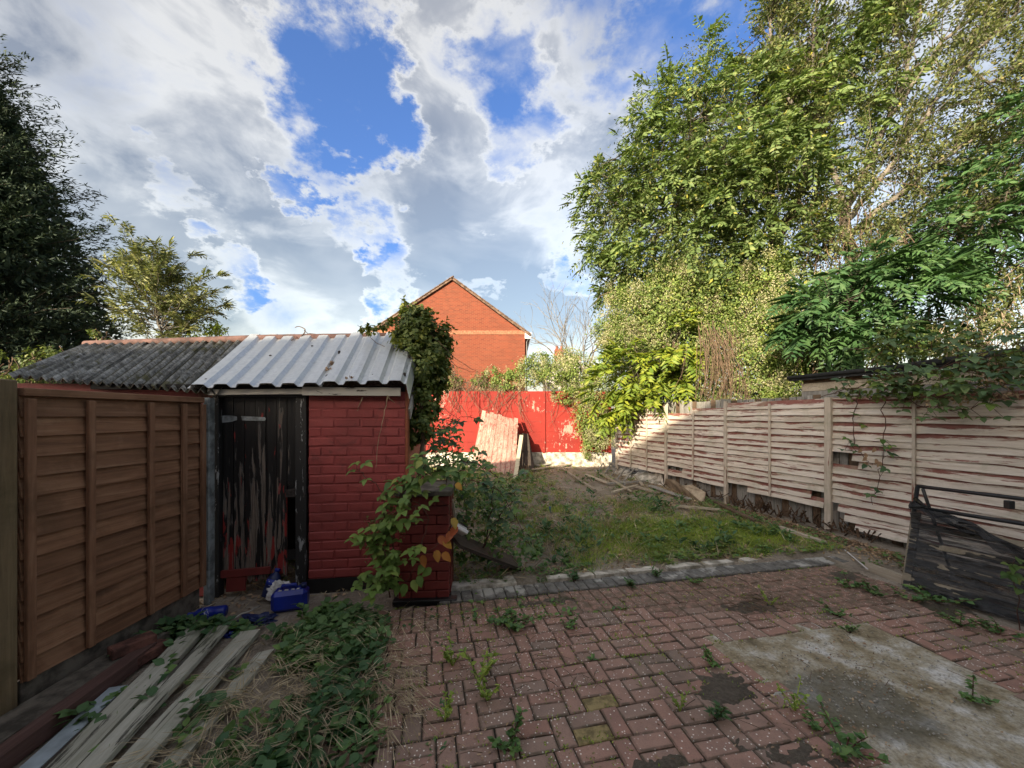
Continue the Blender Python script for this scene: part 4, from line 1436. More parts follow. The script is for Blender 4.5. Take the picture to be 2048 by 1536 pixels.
def blob_pts(blobs, dens, shell=0.55, clump=0.30, cl_n=16, flat=1.0):
    """points in clumps spread through ellipsoids; blobs are (px, py, D, r px[, vertical stretch]); returns positions and outward directions"""
    out, dr = [], []
    for b in blobs:
        c = np.array(P(b[0], b[1], b[2]))
        r = b[3] * b[2] / FPX
        st = b[4] if len(b) > 4 else 1.0
        n = int(dens * r * r * st)
        if n < 1:
            continue
        nc = max(3, n // cl_n)
        cd = rdir(nc)
        cr = shell + (1 - shell) * rng.random(nc) ** 0.6
        cc = cd * cr[:, None] * r
        idx = rng.integers(0, nc, n)
        p = cc[idx] + rng.normal(size=(n, 3)) * r * clump * 0.55
        p[:, 2] *= st
        p[:, 1] *= flat
        out.append(c + p)
        dr.append(unit(p + 0.25 * r * rng.normal(size=(n, 3))))
    return np.concatenate(out), np.concatenate(dr)


def bend(pts, seg=6, jit=0.03):
    """smooth path through points (Catmull-Rom) with a little wander"""
    pts = [Vector(p) for p in pts]
    q = [pts[0]] + pts + [pts[-1]]
    out = []
    for i in range(1, len(q) - 2):
        for k in range(seg):
            t = k / seg
            a, b, c, d = q[i - 1], q[i], q[i + 1], q[i + 2]
            p = 0.5 * ((2 * b) + (c - a) * t + (2 * a - 5 * b + 4 * c - d) * t * t + (3 * b - a - 3 * c + d) * t ** 3)
            out.append(p + Vector((random.gauss(0, jit), random.gauss(0, jit), random.gauss(0, jit))) * (0 if i == 1 and k == 0 else 1))
    out.append(pts[-1])
    return out


def limb(mb, pts, r0, r1, seg=5, n=6, jit=0.02):
    q = bend(pts, seg, jit)
    m = len(q) - 1
    mb.tube(q, [r0 + (r1 - r0) * i / m for i in range(m + 1)], n)
    return q


UPV = np.array([0, 0, 1.0])


def up_nrm(n, s=0.6):
    return unit(UPV + s * rng.normal(size=(n, 3)))


# ================================================================== tree of heaven behind the stained fence
def blob_limbs(mb, root, blobs, r0=0.05, per=3):
    for b in blobs:
        c = P(b[0], b[1], b[2])
        r = b[3] * b[2] / FPX
        for k in range(per):
            e = c + Vector(rdir(1)[0]) * r * 0.7
            s = root[min(len(root) - 1, int(len(root) * random.uniform(0.45, 1.0)))]
            mid = s.lerp(e, 0.5) + Vector((random.gauss(0, .15), random.gauss(0, .15), random.uniform(0.0, 0.4)))
            q = limb(mb, [s, mid, e], r0 * random.uniform(.5, 1), 0.008, 4, 5)
            for j in range(5):
                a = q[random.randint(len(q) // 2, len(q) - 1)]
                mb.tube([a, a + Vector(rdir(1)[0]) * r * 0.4 + Vector((0, 0, .1)), a + Vector(rdir(1)[0]) * r * 0.7 + Vector((0, 0, .2))], [0.009, 0.006, 0.003], 4)


hv = thing('tree_of_heaven', 'tall spreading tree with feathery drooping leaves behind the stained fence', 'tree', (P(1560, 800, 9.6).x, 9.6, 0))
hv_o = Vector(hv.location)
blA = [(1410, 135, 10.0, 45), (1330, 260, 10.2, 80), (1300, 350, 10.4, 95), (1215, 420, 10.8, 62, 1.3), (1250, 500, 10.8, 75, 1.2), (1400, 300, 9.8, 130), (1520, 270, 9.4, 110), (1390, 440, 9.8, 130), (1520, 400, 9.2, 120), (1610, 150, 9.2, 90),
       (1660, 50, 9.0, 100), (1330, 560, 10.2, 90), (1270, 545, 10.5, 60), (1440, 540, 9.4, 90), (1600, 330, 9.0, 90), (1235, 570, 10.6, 35, 1.5), (1570, 15, 9.2, 40), (1700, 180, 9.0, 90), (1470, 190, 9.8, 55), (1190, 365, 10.8, 40), (1560, 520, 9.0, 70)]
tm = MB()
root = limb(tm, [P(1560, 850, 9.6) * Vector((1, 1, 0)), P(1550, 640, 9.6), P(1545, 450, 9.6), P(1530, 300, 9.6)], 0.17, 0.09, 6, 8)
r2 = limb(tm, [P(1550, 640, 9.6), P(1470, 500, 9.8), P(1380, 400, 10.0), P(1300, 330, 10.2)], 0.10, 0.03, 6, 7)
r3 = limb(tm, [P(1545, 500, 9.6), P(1610, 350, 9.3), P(1600, 180, 9.2), P(1640, 60, 9.1)], 0.09, 0.03, 6, 7)
blob_limbs(tm, root + r2 + r3, blA, 0.035, 3)
tm.v = [tuple(Vector(v) - hv_o) for v in tm.v]
tm.build('trunk', M['bark'], hv, smooth=True)
lv = Leaves()
p, d = blob_pts(blA, 185, 0.55, 0.34, 12)
d = unit(d * 0.7 + np.array([-0.1, -0.25, 0.1]) + .55 * rng.normal(size=d.shape))
lv.fronds(p, d, rng.uniform(.28, .62, len(p)), 5, 0.115, 0.052, 0.35)
lv.V = [v - np.array(hv_o) for v in lv.V]
lv.build('crown', M['leaf_tree'], hv)
lv = Leaves()
p, d = blob_pts(blA, 900, 0.15, 0.4, 40)
lv.simple(p, unit(d + 0.6 * rng.normal(size=d.shape) - 0.5 * UPV), up_nrm(len(p), .9), rng.uniform(.05, .10, len(p)), rng.uniform(.025, .045, len(p)))
lv.V = [v - np.array(hv_o) for v in lv.V]
lv.build('inner_foliage', M['leaf_olive'], hv)

# thin-leaved tree with pale reaching branches
bt = thing('branching_tree', 'airy tree with pale branches reaching up and out over the outbuilding', 'tree', (P(1710, 800, 8.6).x, 8.6, 0))
bo = Vector(bt.location)
tm = MB()
tk = MB()
trunk = limb(tk, [P(1712, 880, 8.6) * Vector((1, 1, 0)), P(1705, 640, 8.6), P(1692, 420, 8.6)], 0.15, 0.10, 6, 8)
lines = [([(1692, 420, 8.6), (1750, 290, 8.5), (1820, 120, 8.4), (1845, -60, 8.3)], .075), ([(1700, 470, 8.6), (1830, 360, 8.3), (1960, 270, 8.0), (2120, 190, 7.7)], .07),
         ([(1695, 440, 8.6), (1800, 300, 8.3), (1930, 130, 8.0), (2100, -40, 7.8)], .07), ([(1692, 430, 8.6), (1650, 280, 8.8), (1625, 120, 8.9), (1640, -80, 9.0)], .07),
         ([(1702, 520, 8.6), (1840, 470, 8.2), (1980, 430, 7.8), (2110, 420, 7.6)], .06), ([(1750, 290, 8.5), (1880, 90, 8.3), (2030, -10, 8.2), (2150, -80, 8.1)], .05),
         ([(1650, 280, 8.8), (1560, 170, 9.0), (1540, 40, 9.1), (1560, -60, 9.1)], .045), ([(1690, 560, 8.6), (1770, 500, 8.9), (1880, 380, 9.1), (2000, 300, 9.2)], .05),
         ([(1820, 120, 8.4), (1780, 30, 8.5), (1740, -80, 8.6)], .04), ([(1930, 130, 8.0), (1990, 160, 7.8), (2090, 110, 7.6)], .035)]
tw_p, tw_d = [], []
for pts, r in lines:
    q = limb(tm, [P(*a) for a in pts], r, 0.018, 7, 6, 0.025)
    for i in range(4, len(q)):
        for k in range(4):
            dd = Vector(rdir(1)[0]) + (q[i] - q[i - 1]).normalized() * 0.9 + Vector((0, 0, 0.1))
            dd.normalize()
            L = random.uniform(0.4, 1.15)
            e = q[i] + dd * L
            m1 = q[i].lerp(e, .5) + Vector((0, 0, random.uniform(0, .12)))
            tm.tube([q[i], m1, e], [0.011, 0.007, 0.003], 4)
            for j in range(3):
                s0 = q[i].lerp(e, random.uniform(.3, .95))
                e2 = s0 + (dd + Vector(rdir(1)[0]) * 0.9) * L * 0.45
                tm.tube([s0, e2], [0.005, 0.002], 3)
                nl = 22
                for t in rng.random(nl):
                    tw_p.append(s0.lerp(e2, t))
                    tw_d.append(e2 - s0)
            for t in rng.random(14):
                tw_p.append(m1.lerp(e, t))
                tw_d.append(dd)
tm.v = [tuple(Vector(v) - bo) for v in tm.v]
tm.build('branches', M['bark_pale'], bt, smooth=True)
tk.v = [tuple(Vector(v) - bo) for v in tk.v]
tk.build('trunk', M['bark'], bt, smooth=True)
p = np.array(tw_p) - np.array(bo)
d = np.array(tw_d)
lv = Leaves()
p = p + rng.normal(size=p.shape) * 0.05
d = unit(d) + 0.8 * rng.normal(size=d.shape) - 0.3 * UPV
lv.simple(p, d, up_nrm(len(p), .8), rng.uniform(.06, .105, len(p)), rng.uniform(.028, .05, len(p)))
lv.build('crown', M['leaf_olive'], bt)

# dark feathery tree at the frame edge and the near sapling with large fronds
def frond_tree(name, label, blobs, base, dens, L, ll, mat, pairs=7, tr=0.06, droop=.45, bias=(-.2, -.45, .1), lw=None, bark='bark'):
    o = thing(name, label, 'tree', (base.x, base.y, 0))
    ov = Vector(o.location)
    mb = MB()
    c0 = P(blobs[0][0], blobs[0][1], blobs[0][2])
    root = limb(mb, [Vector((base.x, base.y, 0)), Vector((base.x, base.y, 0)).lerp(c0, .6), c0], tr, tr * .4, 6, 7)
    blob_limbs(mb, root, blobs, tr * .5, 3)
    mb.v = [tuple(Vector(v) - ov) for v in mb.v]
    mb.build('trunk', M[bark], o, smooth=True)
    lv = Leaves()
    p, d = blob_pts(blobs, dens, 0.5, 0.35, 8)
    d = unit(d * 0.8 + np.array(bias))
    lv.fronds(p, d, rng.uniform(L * .7, L * 1.2, len(p)), pairs, ll, lw or ll * .33, droop)
    lv.V = [v - np.array(ov) for v in lv.V]
    lv.build('crown', M[mat], o)
    return o


frond_tree('feathery_tree', 'dark green feathery tree beside the airy branches at the frame edge', [(1960, 430, 7.6, 90), (1900, 500, 7.6, 70), (2030, 370, 7.6, 80), (2050, 480, 7.4, 80), (1880, 590, 7.5, 50), (2060, 250, 7.6, 50)], P(1960, 800, 7.6), 210, 0.55, 0.12, 'leaf_frond')
frond_tree('sapling', 'sapling with large arching glossy fronds above the outbuilding roof', [(1720, 560, 6.9, 55), (1660, 600, 6.8, 50), (1790, 600, 6.9, 60), (1700, 640, 6.8, 50), (1640, 660, 6.8, 40), (1830, 560, 7.0, 45)], P(1720, 800, 6.9), 330, 0.62, 0.14, 'leaf_frond', 8, lw=.043)
frond_tree('sumac', 'lime yellow sumac leaning over the corner of fence and red wall', [(1285, 740, 9.15, 52), (1340, 720, 9.0, 48), (1230, 770, 9.4, 45), (1300, 800, 9.0, 38), (1255, 825, 9.3, 30), (1380, 760, 8.8, 35), (1360, 690, 9.2, 40)], P(1320, 850, 9.6), 190, 0.62, 0.16, 'leaf_lime', 7, .035, .4)

# ------------------------------------------------------------------ flowering vine
def vine(name, label, blobs, dens, fl_dens, mat='leaf_vine', leaf=(.045, .09), hang=0, cat='vine', fmat='flower_cream', loc=None, stems=60, smat='twig'):
    c = P(blobs[0][0], blobs[0][1], blobs[0][2])
    o = thing(name, label, cat, (c.x, c.y, 0))
    ov = np.array(o.location)
    lv = Leaves()
    p, d = blob_pts(blobs, dens, 0.5, 0.3, 45)
    lv.simple(p, unit(d * .5 + 0.7 * rng.normal(size=d.shape) - 0.7 * UPV), unit(d + up_nrm(len(p), .6)), rng.uniform(*leaf, len(p)), rng.uniform(leaf[0] * .6, leaf[1] * .6, len(p)))
    lv.V = [v - ov for v in lv.V]
    lv.build('foliage', M[mat], o)
    mb = MB()
    for k in range(stems):
        b = random.choice(blobs)
        c = P(b[0], b[1], b[2])
        r = b[3] * b[2] / FPX
        a = c + Vector(rdir(1)[0]) * r * .8
        e = a + Vector((random.gauss(0, .4), random.gauss(0, .2), -random.uniform(.3, 1.2)))
        limb(mb, [a, a.lerp(e, .5) + Vector((random.gauss(0, .12), random.gauss(0, .1), 0)), e], 0.008, 0.004, 4, 4, .015)
    mb.v = [tuple(np.array(v) - ov) for v in mb.v]
    mb.build('stems', M[smat], o)
    if fl_dens:
        lv = Leaves()
        p, d = blob_pts(blobs, fl_dens / 40, 0.80, 0.18, 3)
        keep = (d[:, 1] < 0.45)
        p, d = p[keep], d[keep]
        nn = 40
        pp = np.repeat(p, nn, 0) + rng.normal(size=(len(p) * nn, 3)) * np.array([.05, .05, .075]) + np.repeat(d, nn, 0) * 0.07
        lv.simple(pp, rdir(len(pp)), up_nrm(len(pp), .8), rng.uniform(.018, .036, len(pp)), rng.uniform(.014, .03, len(pp)))
        lv.V = [v - ov for v in lv.V]
        lv.build('blossom', M[fmat], o)
    return o


vine('flowering_vine', 'dense mound of cream flowering vine smothering the tree trunks', [(1300, 640, 9.9, 75), (1360, 600, 9.8, 75), (1430, 590, 9.6, 65), (1270, 700, 10.0, 60), (1350, 690, 9.6, 70), (1440, 670, 9.2, 60), (1500, 620, 9.0, 55), (1230, 660, 10.4, 40),
                     (1540, 560, 8.7, 40, 1.6), (1400, 760, 9.0, 45), (1470, 790, 8.6, 35), (1300, 770, 9.7, 45), (1540, 790, 8.2, 35), (1640, 760, 7.9, 35), (1560, 680, 8.4, 60, 1.3), (1610, 620, 8.3, 45, 1.5), (1500, 740, 8.4, 55), (1590, 760, 8.0, 50), (1240, 590, 10.4, 25)], 12000, 10500, stems=200)
vine('flowering_vine', 'cream flowering vine rambling along the top of the red wall', [(1060, 745, 11.8, 30), (1110, 745, 11.8, 34), (1160, 750, 11.6, 40), (1010, 765, 11.8, 22), (1200, 775, 11.3, 40), (1175, 830, 11.25, 28, 1.6), (1210, 860, 11.2, 25, 1.5), (1180, 890, 11.3, 18, 1.4), (1130, 785, 11.5, 22), (960, 768, 11.8, 16), (1030, 758, 11.8, 22), (905, 765, 11.8, 18), (985, 755, 11.9, 20), (1080, 730, 12.0, 24), (1135, 725, 12.0, 26)], 7500, 10000, stems=70)
vine('bare_creeper', 'brown tangled leafless creeper on the red wall beside the ivy', [(960, 765, 11.75, 22), (920, 770, 11.75, 24), (1000, 775, 11.75, 16), (895, 750, 11.7, 22), (1040, 780, 11.75, 14)], 330, 0, 'leaf_olive', cat='creeper', stems=330)
vine('bush', 'loose pale green bush standing behind the outbuilding roof', [(1990, 600, 7.2, 70), (1930, 650, 7.0, 60), (2040, 560, 7.2, 60), (1870, 680, 7.0, 40), (2050, 660, 6.8, 50)], 3200, 500, 'leaf_olive', cat='bush', stems=160, smat='twig_pale')
vine('shrub', 'leafy green shrub against the stained fence under the sapling', [(1660, 710, 7.4, 45), (1620, 700, 7.6, 40), (1740, 700, 7.0, 45), (1800, 690, 7.0, 40)], 6000, 1500, 'leaf_vine', cat='shrub', stems=40)

vine('hanging_creeper', 'dull green creeper hanging in curtains around the airy tree trunk', [(1690, 440, 8.35, 50, 1.5), (1640, 480, 8.6, 45, 1.5), (1755, 470, 8.2, 42, 1.3), (1700, 560, 8.2, 45), (1620, 400, 8.8, 40, 1.3), (1720, 370, 8.4, 30, 1.2)], 3800, 250, 'leaf_olive', cat='creeper', stems=160)

# hanging brown stems
hs = thing('dead_creeper', 'bundle of bare brown creeper stems hanging behind the pale fence', 'creeper', (P(1435, 800, 8.2).x, 8.2, 0))
ho = Vector(hs.location)
mb = MB()
for k in range(85):
    x0 = random.gauss(1430, 20)
    D = 8.0 + random.uniform(-.15, .35)
    a, e = P(x0 + random.gauss(0, 10), random.uniform(640, 700), D + .2), P(1437 + (x0 - 1430) * 1.3 + random.gauss(0, 8), random.uniform(775, 815), D)
    m = a.lerp(e, .5) + Vector((random.gauss(.06, .08), -random.uniform(0, .15), 0))
    limb(mb, [a - ho, m - ho, e - ho], .006, .004, 4, 4, .008)
for k in range(70):
    a = P(random.uniform(1330, 1400), random.uniform(680, 720), 8.9)
    e = a + Vector((random.gauss(0, .1), random.gauss(0, .1), -random.uniform(.5, .9)))
    limb(mb, [a - ho, a.lerp(e, .5) - ho + Vector((random.gauss(0, .05), 0, 0)), e - ho], .006, .004, 3, 4, .008)
mb.build('stems', M['twig'], hs)

# ================================================================== ivy on the shed
iv = thing('ivy', 'thick ivy climbing the shed corner and curling over its metal roof', 'ivy', (-1.1, 4.0, 0))
io = np.array(iv.location)
ivb = [(845, 690, 4.25, 48), (862, 740, 4.2, 34, 1.3), (852, 800, 4.1, 32, 1.4), (838, 855, 4.0, 26, 1.3), (870, 690, 4.3, 26), (835, 650, 4.3, 36), (815, 670, 4.2, 26), (848, 730, 4.0, 30)]
lv = Leaves()
p, d = blob_pts(ivb, 30000, .55, .3, 40)
lv.simple(p, unit(d * .4 - .8 * UPV + .5 * rng.normal(size=d.shape)), unit(d + up_nrm(len(p), .4)), rng.uniform(.035, .065, len(p)), rng.uniform(.03, .055, len(p)), fold=.08)
lv.V = [v - io for v in lv.V]
lv.build('foliage', M['leaf_ivy'], iv)
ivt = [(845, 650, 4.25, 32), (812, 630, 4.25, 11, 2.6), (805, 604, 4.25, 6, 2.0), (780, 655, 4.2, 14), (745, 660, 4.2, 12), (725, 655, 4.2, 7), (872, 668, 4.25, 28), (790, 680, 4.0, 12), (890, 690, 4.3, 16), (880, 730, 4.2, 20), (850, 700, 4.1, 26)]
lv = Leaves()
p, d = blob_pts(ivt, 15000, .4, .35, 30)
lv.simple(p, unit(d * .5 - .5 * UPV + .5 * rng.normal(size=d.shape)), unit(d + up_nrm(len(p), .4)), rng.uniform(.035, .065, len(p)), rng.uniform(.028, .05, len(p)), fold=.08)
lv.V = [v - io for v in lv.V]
lv.build('young_lit_foliage', M['leaf_ivy_lit_top'], iv)  # new growth, with sunlight on the top painted into its colour
mb = MB()
limb(mb, [Vector((-1.05, 3.75, 0)), P(838, 950, 3.95), P(845, 780, 4.1), P(840, 680, 4.2)], .03, .012, 5, 6)
for a, e in (((850, 650), (960, 748)), ((880, 700), (955, 745)), ((860, 760), (930, 850)), ((800, 700), (715, 650)), ((870, 640), (905, 655))):
    A, E = P(*a, 4.2), P(*e, 4.15)
    limb(mb, [A, A.lerp(E, .5) + Vector((0, -.05, -.07)), E], .004, .002, 5, 4, .006)
mb.v = [tuple(np.array(v) - io) for v in mb.v]
mb.build('stems', M['twig'], iv)

# twigs lying on the metal roof
for k, (a, b, c, lab) in enumerate((((498, 718, 4.0), (570, 692, 4.25), (590, 672, 4.4), 'dry curved twig lying across the metal roof sheet'), ((590, 690, 4.35), (610, 660, 4.45), (590, 655, 4.5), 'broken twig sprig poking up from the roof ridge'))):
    mb = MB()
    A = [P(*q) for q in (a, b, c)]
    limb(mb, A, .008, .004, 5, 5, .006)
    if k:
        limb(mb, [A[1], P(618, 662, 4.45), P(622, 668, 4.45)], .004, .002, 3, 4)
    tag(mb.build('twig', M['twig']), lab, 'twig')

# creeper roots on the front wall of the shed
for k, (pts, lab) in enumerate((([(775, 790), (768, 830), (757, 880), (752, 935)], 'long pale dead root hanging down the red shed wall'), ([(725, 795), (718, 812), (714, 822)], 'short dead root under the shed fascia board'))):
    mb = MB()
    limb(mb, [P(x, y, 3.52) for x, y in pts], .004, .0025, 5, 5, .003)
    if k == 0:
        limb(mb, [P(775, 792, 3.52), P(782, 800, 3.52), P(790, 806, 3.54)], .003, .002, 3, 4, .002)
    tag(mb.build('dead_root', M['straw']), lab, 'root')

# ================================================================== trees on the shed side
cy = thing('cypress', 'tall dark cypress conifer rising behind the shed roof', 'tree', (-13.0, 8.6, 0))
mb = MB()
limb(mb, [Vector((0, 0, 0)), Vector((0, 0, 5)), Vector((0.1, 0, 10.4))], .22, .02, 6, 8)
cyp, cyd = [], []
def cyr(z):
    return 3.55 * (1 - max(0, (z - 3.5) / 7.2)) ** 0.72 if z < 10.7 else 0.02
for k in range(2300):
    z = random.uniform(1.2, 10.3)
    a = random.uniform(0, 2 * math.pi)
    if math.sin(a) > 0.35 and random.random() < .7:
        continue
    r = cyr(z) * random.uniform(.62, 1.0) * (1 + .16 * mnoise.noise(Vector((math.cos(a) * 2.2, math.sin(a) * 2.2, z * 1.1))))
    s = Vector((math.cos(a) * r * .25, math.sin(a) * r * .25, z - r * .12))
    e = Vector((math.cos(a) * r, math.sin(a) * r, z + r * .05))
    tip = e + Vector((math.cos(a), math.sin(a), random.uniform(-.1, .8))) * random.uniform(.25, .85)
    if k % 4 == 0:
        mb.tube([s, e, tip], [.02, .01, .004], 4)
    nl = 110
    t = rng.random(nl) ** .55
    ln = np.array(s)[None] * (1 - t)[:, None] + np.array(e)[None] * t[:, None]
    sel = rng.random(nl) < .35
    tt = rng.random(nl)[:, None]
    ln = np.where(sel[:, None], np.array(e)[None] * (1 - tt) + np.array(tip)[None] * tt, ln)
    cyp.append(ln + rng.normal(size=(nl, 3)) * np.where(sel, .05, .11)[:, None] * (1.15 - .6 * t)[:, None])
    cyd.append(np.tile(np.array(tip - s), (nl, 1)))
mb.build('trunk', M['bark'], cy)
p, d = np.concatenate(cyp), unit(np.concatenate(cyd))
lv = Leaves()
lv.simple(p, unit(d + .55 * rng.normal(size=d.shape) + np.array([0, 0, -.1])), up_nrm(len(p), 1.0), rng.uniform(.07, .15, len(p)), rng.uniform(.02, .036, len(p)), fold=.03)
q = rdir(52000)
zz = rng.uniform(1.0, 9.6, len(q))
rr = np.array([cyr(z) for z in zz]) * rng.uniform(.3, .86, len(q))
aa = np.arctan2(q[:, 1], q[:, 0])
lv.simple(np.stack([np.cos(aa) * rr, np.sin(aa) * rr, zz], 1), q, rdir(len(q)), rng.uniform(.12, .26, len(q)), rng.uniform(.05, .10, len(q)), fold=.03)
lv.build('crown', M['leaf_cypress'], cy)

ash = thing('ash_tree', 'slender young ash tree with yellowing leaves behind the corrugated roof', 'tree', (P(320, 700, 9.0).x, 9.0, 0))
ao = Vector(ash.location)
mb = MB()
fb, fd = [], []
top = P(305, 535, 9.0) - ao
st0 = limb(mb, [Vector((0, 0, 0)), P(322, 700, 9) - ao, P(314, 620, 9) - ao, top], .045, .012, 6, 7)
for k in range(120):
    i = random.randint(int(len(st0) * .36), int(len(st0) * .85))
    s = st0[i]
    z = s.z
    spread = 1.55 * math.sqrt(max(.02, (1 - ((z - 2.9) / 2.2) ** 2) if z > 2.9 else 1)) * random.uniform(.25, 1.05)
    a = random.uniform(0, 2 * math.pi)
    e = s + Vector((math.cos(a) * spread, math.sin(a) * spread * .8, random.uniform(.2, .95)))
    q = limb(mb, [s, s.lerp(e, .5) + Vector((0, 0, -.02)), e], .010, .003, 4, 5, .03)
    for j in range(7):
        b = q[random.randint(len(q) // 3, len(q) - 1)]
        fb.append(b)
        fd.append((e - s).normalized() + Vector(rdir(1)[0]) * .8 + Vector((0, 0, .3)))
for k in range(10):
    fb.append(top - Vector((0, 0, random.uniform(0, .5))))
    fd.append(Vector(rdir(1)[0]) + Vector((0, 0, .8)))
mb.build('trunk', M['bark_pale'], ash, smooth=True)
lv = Leaves()
lv.fronds(np.array(fb), np.array(fd), rng.uniform(.22, .42, len(fb)), 5, .10, .03, .25)
lv.build('crown', M['leaf_ash'], ash)
vine('shrub', 'small yellow green shrub top above the shed ridge', [(410, 672, 9.5, 30), (445, 676, 9.5, 22), (370, 680, 9.5, 20)], 6000, 0, 'leaf_lime', cat='shrub', stems=20)
vine('shrub', 'dim leafy shrub under the cypress at the shed roof edge', [(60, 735, 6.6, 36), (110, 715, 6.9, 30), (15, 740, 6.4, 36), (200, 672, 7.6, 18)], 4500, 0, 'leaf_ivy', cat='shrub', stems=40)

# bare tree far off
bare = thing('bare_tree', 'leafless rounded tree standing far off between the house and the big tree', 'tree', (P(1160, 720, 27).x, 27, 0))
mb = MB()
def grow(p, d, L, r, lev):
    e = p + d * L
    m = p.lerp(e, .5) + Vector(rdir(1)[0]) * L * .06
    mb.tube([p, m, e], [r, r * .85, r * .7], 5 if lev < 3 else 3, cap=False)
    if lev >= 6:
        return
    for k in range(3 if lev < 4 else 2):
        nd_ = (d + Vector(rdir(1)[0]) * .62 + Vector((0, 0, .10))).normalized()
        grow(e if k else m.lerp(e, .6), nd_, L * random.uniform(.68, .86), r * .62, lev + 1)
grow(Vector((0, 0, 0)), Vector((0.05, 0, 1)), 3.0, .14, 0)
mb.build('trunk', M['bark_pale'], bare)

# ================================================================== bramble at the pier and over the stained fence: every large leaf its own piece
def big_leaf(seed):
    rs = random.Random(seed)
    n = 7
    vs, fs = [], []
    wid = 0.29
    for i in range(n + 1):
        t = i / n
        w = wid * math.sin(math.pi * (t ** 0.75)) * (1 + .10 * (i % 2)) if 0 < i < n else 0.0
        y = t
        z = -0.16 * t * t
        vs += [(-w, y - .04 * (i % 2), z + .10 * w / wid * .9), (0, y, z), (w, y - .04 * (i % 2), z + .10 * w / wid * .9)]
    for i in range(n):
        a = i * 3
        fs += [(a, a + 1, a + 4, a + 3), (a + 1, a + 2, a + 5, a + 4)]
    vs = [(x + rs.gauss(0, .006), y, z + rs.gauss(0, .012)) for x, y, z in vs]
    return vs, fs


def leaf_protos(mat, n=4, seed=0):
    out = []
    for k in range(n):
        me = MB().add(*big_leaf(seed + k)).mesh('leaf', smooth=True)
        me.materials.append(M[mat])
        out.append(me)
    return out


LP_G, LP_D, LP_A = leaf_protos('leaf_bramble', 4, 1), leaf_protos('leaf_bramble_dark', 4, 9), leaf_protos('leaf_autumn', 3, 20)


def put_leaf(parent, protos, loc, d, nrm, L):
    y = Vector(d).normalized()
    z = (Vector(nrm) - y * Vector(nrm).dot(y)).normalized()
    x = y.cross(z)
    m = Matrix((x, y, z)).transposed().to_4x4()
    m.translation = Vector(loc)
    o = bpy.data.objects.new('leaf', random.choice(protos))
    COL.objects.link(o)
    o.parent = parent
    o.matrix_local = m @ Matrix.Scale(L, 4)
    return o


def trifol(parent, protos, at, d, L, jit=.35, n3=3):
    """bramble leaf: three leaflets at the end of a stalk"""
    d = Vector(d).normalized()
    up = (Vector((0, -.35, 1)) + Vector(rdir(1)[0]) * jit).normalized()
    s = d.cross(up).normalized()
    put_leaf(parent, protos, at, d + Vector((0, 0, -.25)), up, L)
    if n3 > 1:
        put_leaf(parent, protos, at - d * .1 * L, s * .95 + d * .3, up, L * .82)
        put_leaf(parent, protos, at - d * .1 * L, -s * .95 + d * .3, up, L * .82)


br = thing('bramble', 'bramble with fresh green and a few orange leaves climbing over the pier', 'bramble', (-1.02, 3.30, 0))
bo = Vector(br.location)
mb = MB()
stems = [([(790, 1195, 3.28), (785, 1090, 3.25), (800, 990, 3.22), (860, 945, 3.2), (930, 940, 3.25)], 46, LP_G, .098), ([(780, 1195, 3.25), (765, 1090, 3.2), (770, 1000, 3.2), (730, 950, 3.2), (715, 940, 3.2)], 15, LP_G, .085),
         ([(795, 1195, 3.3), (775, 1120, 3.15), (745, 1080, 3.1), (728, 1090, 3.1)], 26, LP_G, .085), ([(800, 1000, 3.22), (850, 1020, 3.2), (845, 1080, 3.18), (820, 1130, 3.16)], 9, LP_G, .09),
         ([(800, 990, 3.25), (880, 930, 3.3), (960, 930, 3.4), (1010, 980, 3.5)], 24, LP_G, .085), ([(785, 1100, 3.2), (770, 1140, 3.1), (750, 1170, 3.05)], 22, LP_G, .085),
         ([(790, 1060, 3.2), (805, 1030, 3.15), (830, 1010, 3.12)], 12, LP_G, .1), ([(800, 990, 3.25), (830, 960, 3.2), (850, 930, 3.15), (840, 915, 3.15)], 10, LP_G, .10)]
for pts, nl, pr, L in stems:
    q = limb(mb, [P(*a) for a in pts], .006, .0025, 6, 5, .008)
    for k in range(nl):
        i = random.randint(2, len(q) - 1)
        at = q[i] + Vector((random.gauss(0, .05), -abs(random.gauss(0.03, .04)), random.gauss(.02, .05)))
        mb.tube([q[i], at], [.003, .002], 4)
        trifol(br, pr, at - bo, Vector((random.gauss(0, .7), -.5, random.uniform(-.35, .3))), L * random.uniform(.7, 1.15))
# autumn leaves on a hanging shoot
q = limb(mb, [P(905, 1030, 3.22), P(890, 1075, 3.2), P(850, 1110, 3.18), P(810, 1165, 3.16)], .004, .002, 6, 5, .006)
for (x, y, pr) in ((905, 1035, LP_A), (912, 1050, LP_A), (878, 1072, LP_A), (888, 1078, LP_A), (873, 1100, LP_A), (885, 1105, LP_A), (845, 1110, LP_A), (905, 1062, LP_A), (862, 1135, LP_G), (850, 1128, LP_G), (825, 1160, LP_G), (812, 1168, LP_G), (838, 1150, LP_G)):
    put_leaf(br, pr, P(x, y, 3.17) - bo, Vector((random.gauss(0, .5), -.3, -.7)), Vector((random.gauss(0, .3), -1, .5)), .105)
mb.v = [tuple(Vector(v) - bo) for v in mb.v]
mb.build('stem', M['stem_red'], br)
# dry seed heads and small leaves inside the bush
lv = Leaves()
p, d = blob_pts([(745, 1080, 3.25, 22, 1.8), (785, 1080, 3.3, 24, 2.6), (800, 985, 3.3, 24)], 14000, .3, .4, 20)
lv.simple(p - np.array(bo), rdir(len(p)), up_nrm(len(p), .8), rng.uniform(.015, .035, len(p)), rng.uniform(.010, .02, len(p)))
tag(lv.build('seed_heads', M['leaf_olive'], br), kind='stuff')

